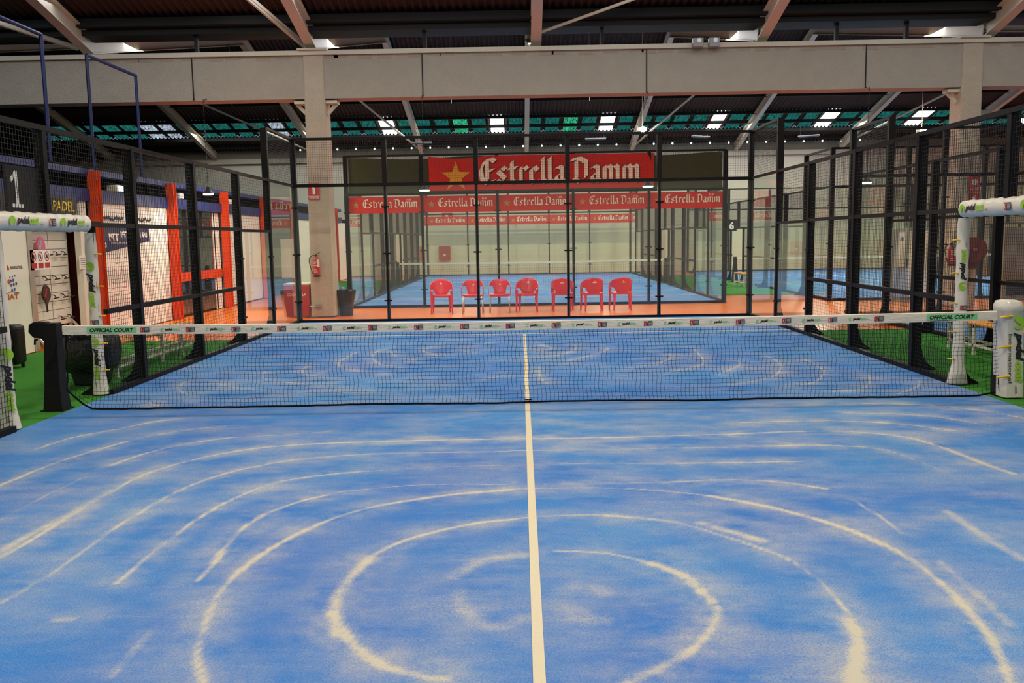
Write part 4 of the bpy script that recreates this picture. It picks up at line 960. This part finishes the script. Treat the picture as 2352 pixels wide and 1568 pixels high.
def strip(x, y, z, rz, label):
    t = thing('strip_light', (x, y, z), label, 'strip light', 'unlit strip lights under the far roof', rz)
    bevel(MB().box(-.5, .5, -.09, .09, 0, .06).build('housing', M['grey'], t, False, True), .015); MB().tube([(-.46, 0, -.02), (.46, 0, -.02)], .02, 8).build('tube', M['grey'], t, False, True)
    for q in (-.4, .4): MB().tube([(q, 0, .05), (q, 0, z_far(y+q*math.sin(rz))-z-.035)], .008, 5).build('hanger', M['cable'], t, False, True)
strip(-4.7, 33.2, 6.35, .1, 'unlit white strip light under the roof-lights left of the middle'); strip(3.6, 33.3, 6.4, -.1, 'unlit white strip light under the roof-lights, just right of the middle')
strip(8.6, 33.3, 6.42, .5, 'unlit white strip light under the roof-lights between the hanging floodlights'); strip(13.7, 33.2, 6.35, -.5, 'unlit white strip light under the roof-lights at the right')
for i, x in enumerate((4.06, 4.43)):
    t = thing('beam_floodlight', (x, 11.3, 6.1), f'square grey floodlight facing up on the concrete beam, {"left" if i == 0 else "right"} one of the pair', 'floodlight', 'square floodlights on the beam')
    bevel(MB().box(x-.12, x+.12, 11.2, 11.36, 6.04, 6.24).build('housing', M['grey'], t), .015); MB().disc((x+.02, 11.2, 6.18), .05, X, Z, N_, .012).build('lens', M['signwhite'], t)
    MB().bar((x, 11.36, 6.08), (x, 11.5, 6.1), .03).build('bracket', M['dark'], t)
t = thing('bright_dot_row', (0, 35.3, 6.4), 'row of small bright dots along the top of the end wall', 'bright dots')  # glowing beads added for the bright row of holes at the roof edge
MB().tube([(-11.5+.5*k, 35.3, 6.36+.02*math.cos(k*2.1)) for k in range(58)], .008, 5).build('wire', M['cable'], t)
for k in range(31):
    x = -11+.93*k; MB().lathe((x, 35.27, 6.30), [(.015, 0), (.045, .03), (.045, .06), (.015, .085)], 10).build('small_glow', M['small_glow'], t)
for i, (x, ztop) in enumerate(((-5.9, 5.6), (-1.4, 5.5), (1.42, 5.5), (2.55, 5.5))):
    MB().tube([(x*1.6, 20, 6.2), (x*1.6, 20, 8.6)], .010, 6).solid('hanging_cable', M['grey'], ['thin cable hanging from the far roof, left of the extinguisher column', 'thin cable hanging left of the middle roof-lights', 'thin cable hanging right of the middle rafter', 'thin cable hanging beside the right diagonal brace'][i], 'cable', (x*1.6, 20, 6.2), 'cables hanging from the far roof')

# ------------------------------------------------------------------ benches, sofa, bins beside the court
def bench(x, y0, y1, w_, label, slat='wood', h=.46):
    t = thing('bench', (x, (y0+y1)/2, -.004), label, 'bench', 'slatted benches by the courts'); n = max(2, round((y1-y0)/.7))
    for k in range(4):
        xx = x-w_/2+w_*(k+.5)/4; bevel(MB().box(xx-w_*.11, xx+w_*.11, y0-.08, y1+.08, h-.03, h).build('slat', M[slat], t), .005)
    for k in range(n+1):
        y = y0+(y1-y0)*k/n
        for s in (-1, 1): MB().box(x+s*w_/2-.02*(1+s), x+s*w_/2+.02*(1-s), y-.02, y+.02, -.004, h-.03).build('leg', M['whitemetal'], t)
        MB().box(x-w_/2, x+w_/2, y-.018, y+.018, h-.07, h-.03).build('cross_bar', M['whitemetal'], t); MB().box(x-w_/2, x+w_/2, y-.015, y+.015, .12, .15).build('cross_bar', M['whitemetal'], t)
    for s in (-1, 1): MB().box(x+s*(w_/2-.02)-.015, x+s*(w_/2-.02)+.015, y0, y1, .12, .15).build('stretcher', M['whitemetal'], t)
bench(-5.72, 2.3, 5.4, .36, 'pine slatted bench with white legs outside the left mesh fence')
bench(6.66, 1.0, 4.0, .36, 'pine slatted bench with white legs on the right green walkway, behind the covered net post')
bench(7.72, 20.6, 22.0, .36, 'small bench by the far right court\'s fence, below the number six board')
t = thing('waste_bin', (-5.62, 1.75, -.004), 'black bin with a loose black bag beside the left bench, behind the white pad', 'bin'); b0 = (-5.62, 1.75, -.004)
bevel(MB().taper([[(b0[0]+x, b0[1]+y, z) for x, y in ((-a, -a), (a, -a), (a, a), (-a, a))] for a, z in ((.17, 0), (.2, .2), (.22, .62))]).build('bin', M['binp'], t), .03)
mb = MB(); rg = []
for r_, z in ((.25, .18), (.30, .22), (.325, .32), (.33, .48), (.31, .60), (.27, .66), (.15, .69), (.08, .695)):
    rg.append([(b0[0]+(r_*(1+.06*math.sin(5*q+z*9)+.03*math.sin(11*q)))*math.copysign(abs(math.cos(q))**.7, math.cos(q)), b0[1]+r_*math.copysign(abs(math.sin(q))**.7, math.sin(q)), b0[2]+z+.012*math.sin(6*q+z*5)) for q in [2*math.pi*i/44 for i in range(44)]])
auto_smooth(mb.taper(rg).build('bag', M['bag'], t), 70)
t = thing('sofa', (-7.9, 2.9, -.004), 'black leather sofa against the white glass panel at the left picture edge', 'sofa')
def sb(x0, x1, y0, y1, z0, z1, nm, w_=.05): bevel(MB().box(x0-.06, x1-.06, y0-.2, y1-.2, z0, z1).build(nm, M['sofa'], t), w_, 3)
sb(-8.2, -7.45, 2.45, 3.72, .05, .30, 'base', .03); sb(-8.05, -7.42, 2.68, 3.45, .30, .46, 'seat_cushion'); sb(-8.25, -8.0, 2.5, 3.66, .28, .80, 'backrest', .07)
sb(-8.2, -7.40, 3.45, 3.74, .05, .64, 'armrest', .06); sb(-8.2, -7.40, 2.42, 2.70, .05, .64, 'armrest', .06)
for yy in (2.5, 3.66):
    for xx in (-8.12, -7.5): MB().box(xx-.02, xx+.02, yy-.22, yy-.18, -.004, .05).build('foot', M['dark'], t)

# ------------------------------------------------------------------ left building: display, stickers, prices, signs
EX = Vector((1, 0, 0)); RY = Vector((0, -1, 0))
wl_r = Vector((0, 1, 0))           # reading direction on the left wall (towards the far end)
def pl(t, nm, m, y, z, w_, h, d=.003, dz=0): return MB().box(XW, XW+d, y, y+w_, z, z+h)
wp = struct(MB().box(XW-.02, XW, 4.4, 5.32, .0, 2.62), 'wall_left_panel', M['panel'])
pst = thing('door_jamb', (XW, 5.4, 0), 'grey-green metal jamb between the white panel and the racket display', 'jamb'); MB().box(XW-.12, XW+.02, 5.33, 5.47, 0, 2.62).build('jamb', M['alu'], pst)
t = thing('sponsor_sticker', (XW+.004, 4.8, 1.2), 'sponsor stickers with dots and letters on the white glass panel left of the racket display', 'sticker')
MB().text('assuma', (XW+.004, 4.78, 1.42), wl_r, Z, .36, .05, 0, .02).build('lettering', M['greyprint'], t)
MB().prism([(0, 0), (.05, 0), (.05, .03), (.02, .08), (0, .05)], (XW+.001, 4.70, 1.41), wl_r, Z, X, .003).build('emblem', M['maroon'], t)
d = MB()
for j, (n, z) in enumerate(((3, 1.29), (2, 1.23), (3, 1.16), (2, 1.08))):
    for q in range(n): d.disc((XW+.001, 4.76+.07*q+.01*j, z+.01*q), .026 if j > 0 else .015, wl_r, Z, X, .003, 14)
d.build('dots', M['bluedot'], t); MB().disc((XW+.002, 4.72, 1.22), .04, wl_r, Z, X, .003, 16).build('dot', M['rust'], t)
MB().text('IAT', (XW+.004, 4.66, .93), wl_r, Z, .3, .09, 0, .04).build('lettering', M['rust'], t)
MB().tube([(XW+.004, 4.62, 1.03), (XW+.004, 4.78, 1.065), (XW+.004, 5.0, 1.02)], .006, 5).build('arc', M['greyprint'], t)
# display rack, standing just inside the opening
t = thing('racket_display', (-8.62, 6.15, 0), 'white slatted display rack with racket hooks in the open shop doorway', 'display rack'); xr = -8.60
bevel(MB().box(xr-.04, xr, 5.62, 7.08, .34, 2.12).build('slat_board', M['panel'], t), .006)
gr = MB()
for k in range(11): gr.box(xr, xr+.003, 5.62, 7.08, .46+.158*k, .468+.158*k)
gr.box(xr, xr+.003, 6.45, 6.458, .34, 2.12); gr.build('grooves', M['brown'], t)
for yy in (5.60, 7.09):
    MB().box(xr-.05, xr+.01, yy-.02, yy+.02, 0, 2.12).build('side_post', M['whitemetal'], t); MB().bar((xr-.02, yy, .42), (xr+.34, yy, 0.012), .035).build('strut', M['whitemetal'], t); MB().bar((xr-.02, yy, .42), (xr-.36, yy, 0.012), .035).build('strut', M['whitemetal'], t)
for (z, ys) in ((1.62, (6.34, 6.62, 6.90)), (1.18, (6.2, 6.53, 6.86)), (.84, (6.45, 6.77, 7.03)), (.44, (6.64, 6.96))):
    for y in ys:
        h = MB().bar((xr, y, z+.06), (xr+.05, y, z+.055), .016); h.bar((xr+.05, y, z+.055), (xr+.09, y, z), .014); h.bar((xr+.09, y-.075, z), (xr+.09, y+.075, z+.01), .03, .02); h.build('hook', M['signblk'], t)
def racket(y, z, m, label, m2):
    t = thing('padel_racket', (xr+.07, y, z), label, 'racket', 'rackets on the display')
    prof = [(.13*math.cos(a)*(1-.12*math.sin(a)), .15*math.sin(a)) for a in [2*math.pi*i/28 for i in range(28)]]
    bevel(MB().prism(prof, (xr+.085, y, z), wl_r, Z, X, .036).build('head', M[m], t), .008)
    MB().prism([(-.06, -.12), (.06, -.12), (.018, -.22), (-.018, -.22)], (xr+.09, y, z), wl_r, Z, X, .026).build('throat', M[m2], t)
    MB().tube([(xr+.103, y, z-.20), (xr+.103, y, z-.34)], .017, 8).build('handle', M[m2], t)
    MB().prism([(-.1, -.05), (-.02, .08), (.02, .1), (-.04, -.08)], (xr+.121, y, z), wl_r, Z, X, .002).build('print', M['mint' if m == 'pink' else 'maroon'], t)
racket(6.02, 1.80, 'pink', 'pink padel racket hanging at the top of the display rack', 'racket'); racket(6.08, .95, 'racket', 'dark padel racket hanging low on the display rack', 'racket')
t = thing('warning_sign', (XW+.02, 5.75, 1.6), 'three white and red warning notices in one strip in front of the display rack', 'sign'); xs_ = XW+.02
MB().box(xs_-.008, xs_, 5.36, 6.0, 1.38, 1.72).build('plate', M['signwhite'], t)
rr_, bb_ = MB(), MB()
for q in range(3):
    y = 5.47+.21*q; rr_.add([(xs_+.003, y+r_*math.cos(a), 1.61+r_*1.15*math.sin(a)) for r_ in (.075, .06) for a in [2*math.pi*i/24 for i in range(24)]], [(i, (i+1) % 24, 24+(i+1) % 24, 24+i) for i in range(24)])
    rr_.bar((xs_+.002, y-.045, 1.66), (xs_+.002, y+.045, 1.56), .012, .004); rr_.box(xs_, xs_+.003, y-.08, y+.08, 1.41, 1.50); bb_.box(xs_, xs_+.002, y-.02, y+.02, 1.575, 1.64)
rr_.build('pictogram', M['signred'], t); bb_.build('pictogram', M['black'], t)
t = thing('paper_notice', (XW+.03, 6.98, 1.45), 'white paper notice taped to the door post right of the racket display', 'notice'); MB().box(XW+.02, XW+.03, 7.0, 7.26, 1.34, 1.60).build('sheet', M['paper'], t)
ln = MB()
for q in range(5): ln.box(XW+.03, XW+.032, 7.04, 7.22, 1.38+.04*q, 1.39+.04*q)
ln.build('print', M['greyprint'], t)
dj = thing('door_post', (XW, 7.15, 0), 'cream door post between the racket display and the first orange column', 'door post'); MB().box(XW-.1, XW+.02, 7.13, 7.4, 0, 2.62).build('post', M['panel'], dj)
t = thing('shop_sign', (XW+.1, 6.4, 2.45), 'black shop sign with yellow lettering above the racket display', 'sign')
bevel(MB().box(XW-.1, XW+.08, 4.2, 6.93, 2.22, 2.66).build('board', M['signblk'], t), .01)
MB().text('SPORT PADEL', (XW+.083, 5.2, 2.40), wl_r, Z, 1.66, .19, .1, .02).build('lettering', M['yellow'], t)
t = thing('court_number_board', (-5.1, -.55, 2.2), 'black number one board wired to the fence over the left gate', 'number board')
MB().box(-5.06, -5.03, -.86, -.24, 2.13, 2.58).build('board', M['signblk'], t); MB().prism([(.0, .0), (.2, .0), (.2, .035), (.125, .035), (.125, .36), (.085, .36), (.0, .28), (.0, .235), (.08, .29), (.08, .035), (0, .035)], (-5.028, -.80, 2.17), wl_r, Z, X, .003).build('numeral', M['signwhite'], t)

t = thing('court_number_board', (7.96, 24.0, 2.1), 'black number six board on the far right court\'s fence', 'number board')
MB().box(7.76, 8.10, 24.0, 24.03, 1.92, 2.34).build('board', M['signblk'], t); MB().text('6', (7.82, 23.995, 1.98), X, Z, .18, .28, 0, .03).build('numeral', M['signwhite'], t)
# poster and price list on the white wall
t = thing('window_poster', (XW+.003, 9.0, 2.0), 'dark blue poster with reversed white letters on the white price wall', 'poster')
MB().prism([(7.80, 2.14), (10.25, 2.14), (10.25, 1.86), (7.80, 1.60)], (XW+.001, 0, 0), wl_r, Z, X, .004).build('sheet', M['navy'], t)
le = MB(); xw = XW+.007
le.text('TPI', (xw, 8.75, 1.86), -wl_r, Z, .45, .16, .1, .03); le.text('TPI', (xw, 9.25, 1.93), -wl_r, Z, .42, .13, .1, .03); le.text('091', (xw, 10.15, 1.93), -wl_r, Z, .38, .12, .0, .03); le.text('tpi', (xw, 8.2, 1.70), -wl_r, Z, .3, .15, .1, .03)
le.text('www.tpipadel.com', (xw, 9.7, 1.80), -wl_r, Z, 1.3, .05); le.build('lettering', M['ivory'], t)
for y0, y1, lab in ((7.9, 9.0, 'nearer'), (9.3, 10.4, 'farther')):
    rp = MB(); rnd = random.Random(3)
    pts = [(y0+(y1-y0)*q/10, 2.28+.05*rnd.random()) for q in range(11)]
    for a, b in zip(pts, pts[1:]): rp.prism([(a[0], a[1]), (b[0], b[1]-.02), (b[0], b[1]+.03), ((a[0]+b[0])/2, a[1]+.05+.04*rnd.random()), (a[0], a[1]+.03)], (XW+.001, 0, 0), wl_r, Z, X, .002)
    rp.solid('leaf_sticker', M['dark'], f'dark scribbled sticker strip at the top of the white price wall, {lab} one', 'sticker', (XW, y0, 2.3), 'scribbled stickers on the price wall')
t = thing('price_list', (XW+.002, 9.0, 1.0), 'rows of tiny red and grey print on the white wall of the left building', 'price list'); a_, b_ = MB(), MB(); rnd = random.Random(5)
for row in range(11):
    y = 7.85+.1*rnd.random()
    while y < 10.5:
        w_ = .08+.16*rnd.random(); z = 1.52-.125*row; (a_ if rnd.random() < .6 else b_).box(XW+.0005, XW+.002, y, y+w_, z, z+.013); y += w_+.16+.3*rnd.random()
a_.build('print', M['rust'], t); b_.build('print', M['greyprint'], t)
# glazed office with orange rail
t = thing('glazed_office', (XW, 13.25, 0), 'dark glazed office front with an orange band in the left building', 'shopfront')
MB().box(XW-.05, XW-.035, 11.5, 13.2, .04, 2.6).build('glass_pane', M['dglass'], t); MB().box(XW-.05, XW-.035, 13.22, 15.0, .04, 2.6).build('glass_pane', M['dglass'], t)
MB().box(XW-.03, XW, 11.5, 15.0, .86, 1.08).build('orange_band', M['orangepost'], t)
for y in (11.5, 13.2, 14.55, 15.0): MB().box(XW-.07, XW-.02, y-.03, y+.03, 0, 2.62).build('mullion', M['dark'], t)
MB().tube([(XW+.02, 12.75, .45), (XW+.02, 12.75, 1.3)], .012, 6).build('handle', M['alu'], t)
MB().box(XW-.04, XW-.02, 14.45, 14.95, 0, 2.6).build('side_panel', M['panel'], t)
t = thing('office_notice', (XW-.01, 11.85, 1.6), 'orange and white notice with hours on the office glass', 'notice'); MB().box(XW-.034, XW-.03, 11.7, 12.05, 1.5, 1.72).build('sheet', M['rust'], t); MB().box(XW-.03, XW-.027, 11.72, 11.88, 1.2, 1.66).build('sheet', M['paper'], t)
for i, (y, z) in enumerate(((8.9, 2.92), (12.2, 2.92), (15.9, 2.93))):
    t = thing('wall_lamp', (XW+.1, y, z), f'small lit emergency lamp above the blue band of the left building, {["nearest", "middle", "farthest"][i]} one', 'lamp', 'emergency lamps on the left building')
    bevel(MB().box(XW-.2, XW+.04, y-.14, y+.14, z-.05, z+.09).build('housing', M['panel'], t), .02); MB().box(XW+.04, XW+.05, y-.11, y+.11, z-.03, z+.07).build('lens', M['small_glow' if i == 0 else 'paper'], t)
t = thing('white_cabinet', (-6.6, 27.9, 0), 'white board on thin legs far behind the extinguisher column', 'board'); MB().box(-8.9+.7, -7.75, 20.5, 20.56, .55, 1.9).build('panel', M['panel'], t)
for x in (-8.15, -7.8): MB().box(x-.02, x+.02, 20.5, 20.54, -.02, .55).build('leg', M['dark'], t)
t.location = t.location

t = thing('tall_cabinet', (10.0, 13.6, -.02), 'tall grey cabinet with a pale front standing in the corridor behind the right mesh fence', 'cabinet')
bevel(MB().box(9.62, 10.45, 13.35, 13.85, -.02, 1.88).build('body', M['grey'], t), .015); MB().box(9.92, 10.40, 13.335, 13.35, .12, 1.80).build('front_panel', M['panel'], t)
MB().box(9.66, 9.82, 13.335, 13.35, .9, 1.78).build('poster', M['paper'], t); MB().disc((9.74, 13.335, 1.6), .05, X, Z, N_, .004).build('emblem', M['bluedot'], t); MB().box(9.86, 9.89, 13.31, 13.35, .9, 1.1).build('handle', M['dark'], t)
t = thing('grey_locker', (12.75, 13.6, -.02), 'dark grey metal locker right of the hose reel column, with a vent at the bottom', 'locker')
bevel(MB().box(12.40, 13.10, 13.4, 13.85, -.02, 1.85).build('body', M['wall2'], t), .012); MB().box(12.46, 13.04, 13.385, 13.4, .62, 1.78).build('door', M['grey'], t)
v = MB()
for q in range(8): v.box(12.5, 13.0, 13.38, 13.4, .12+.05*q, .15+.05*q)
v.build('vent', M['dark'], t)
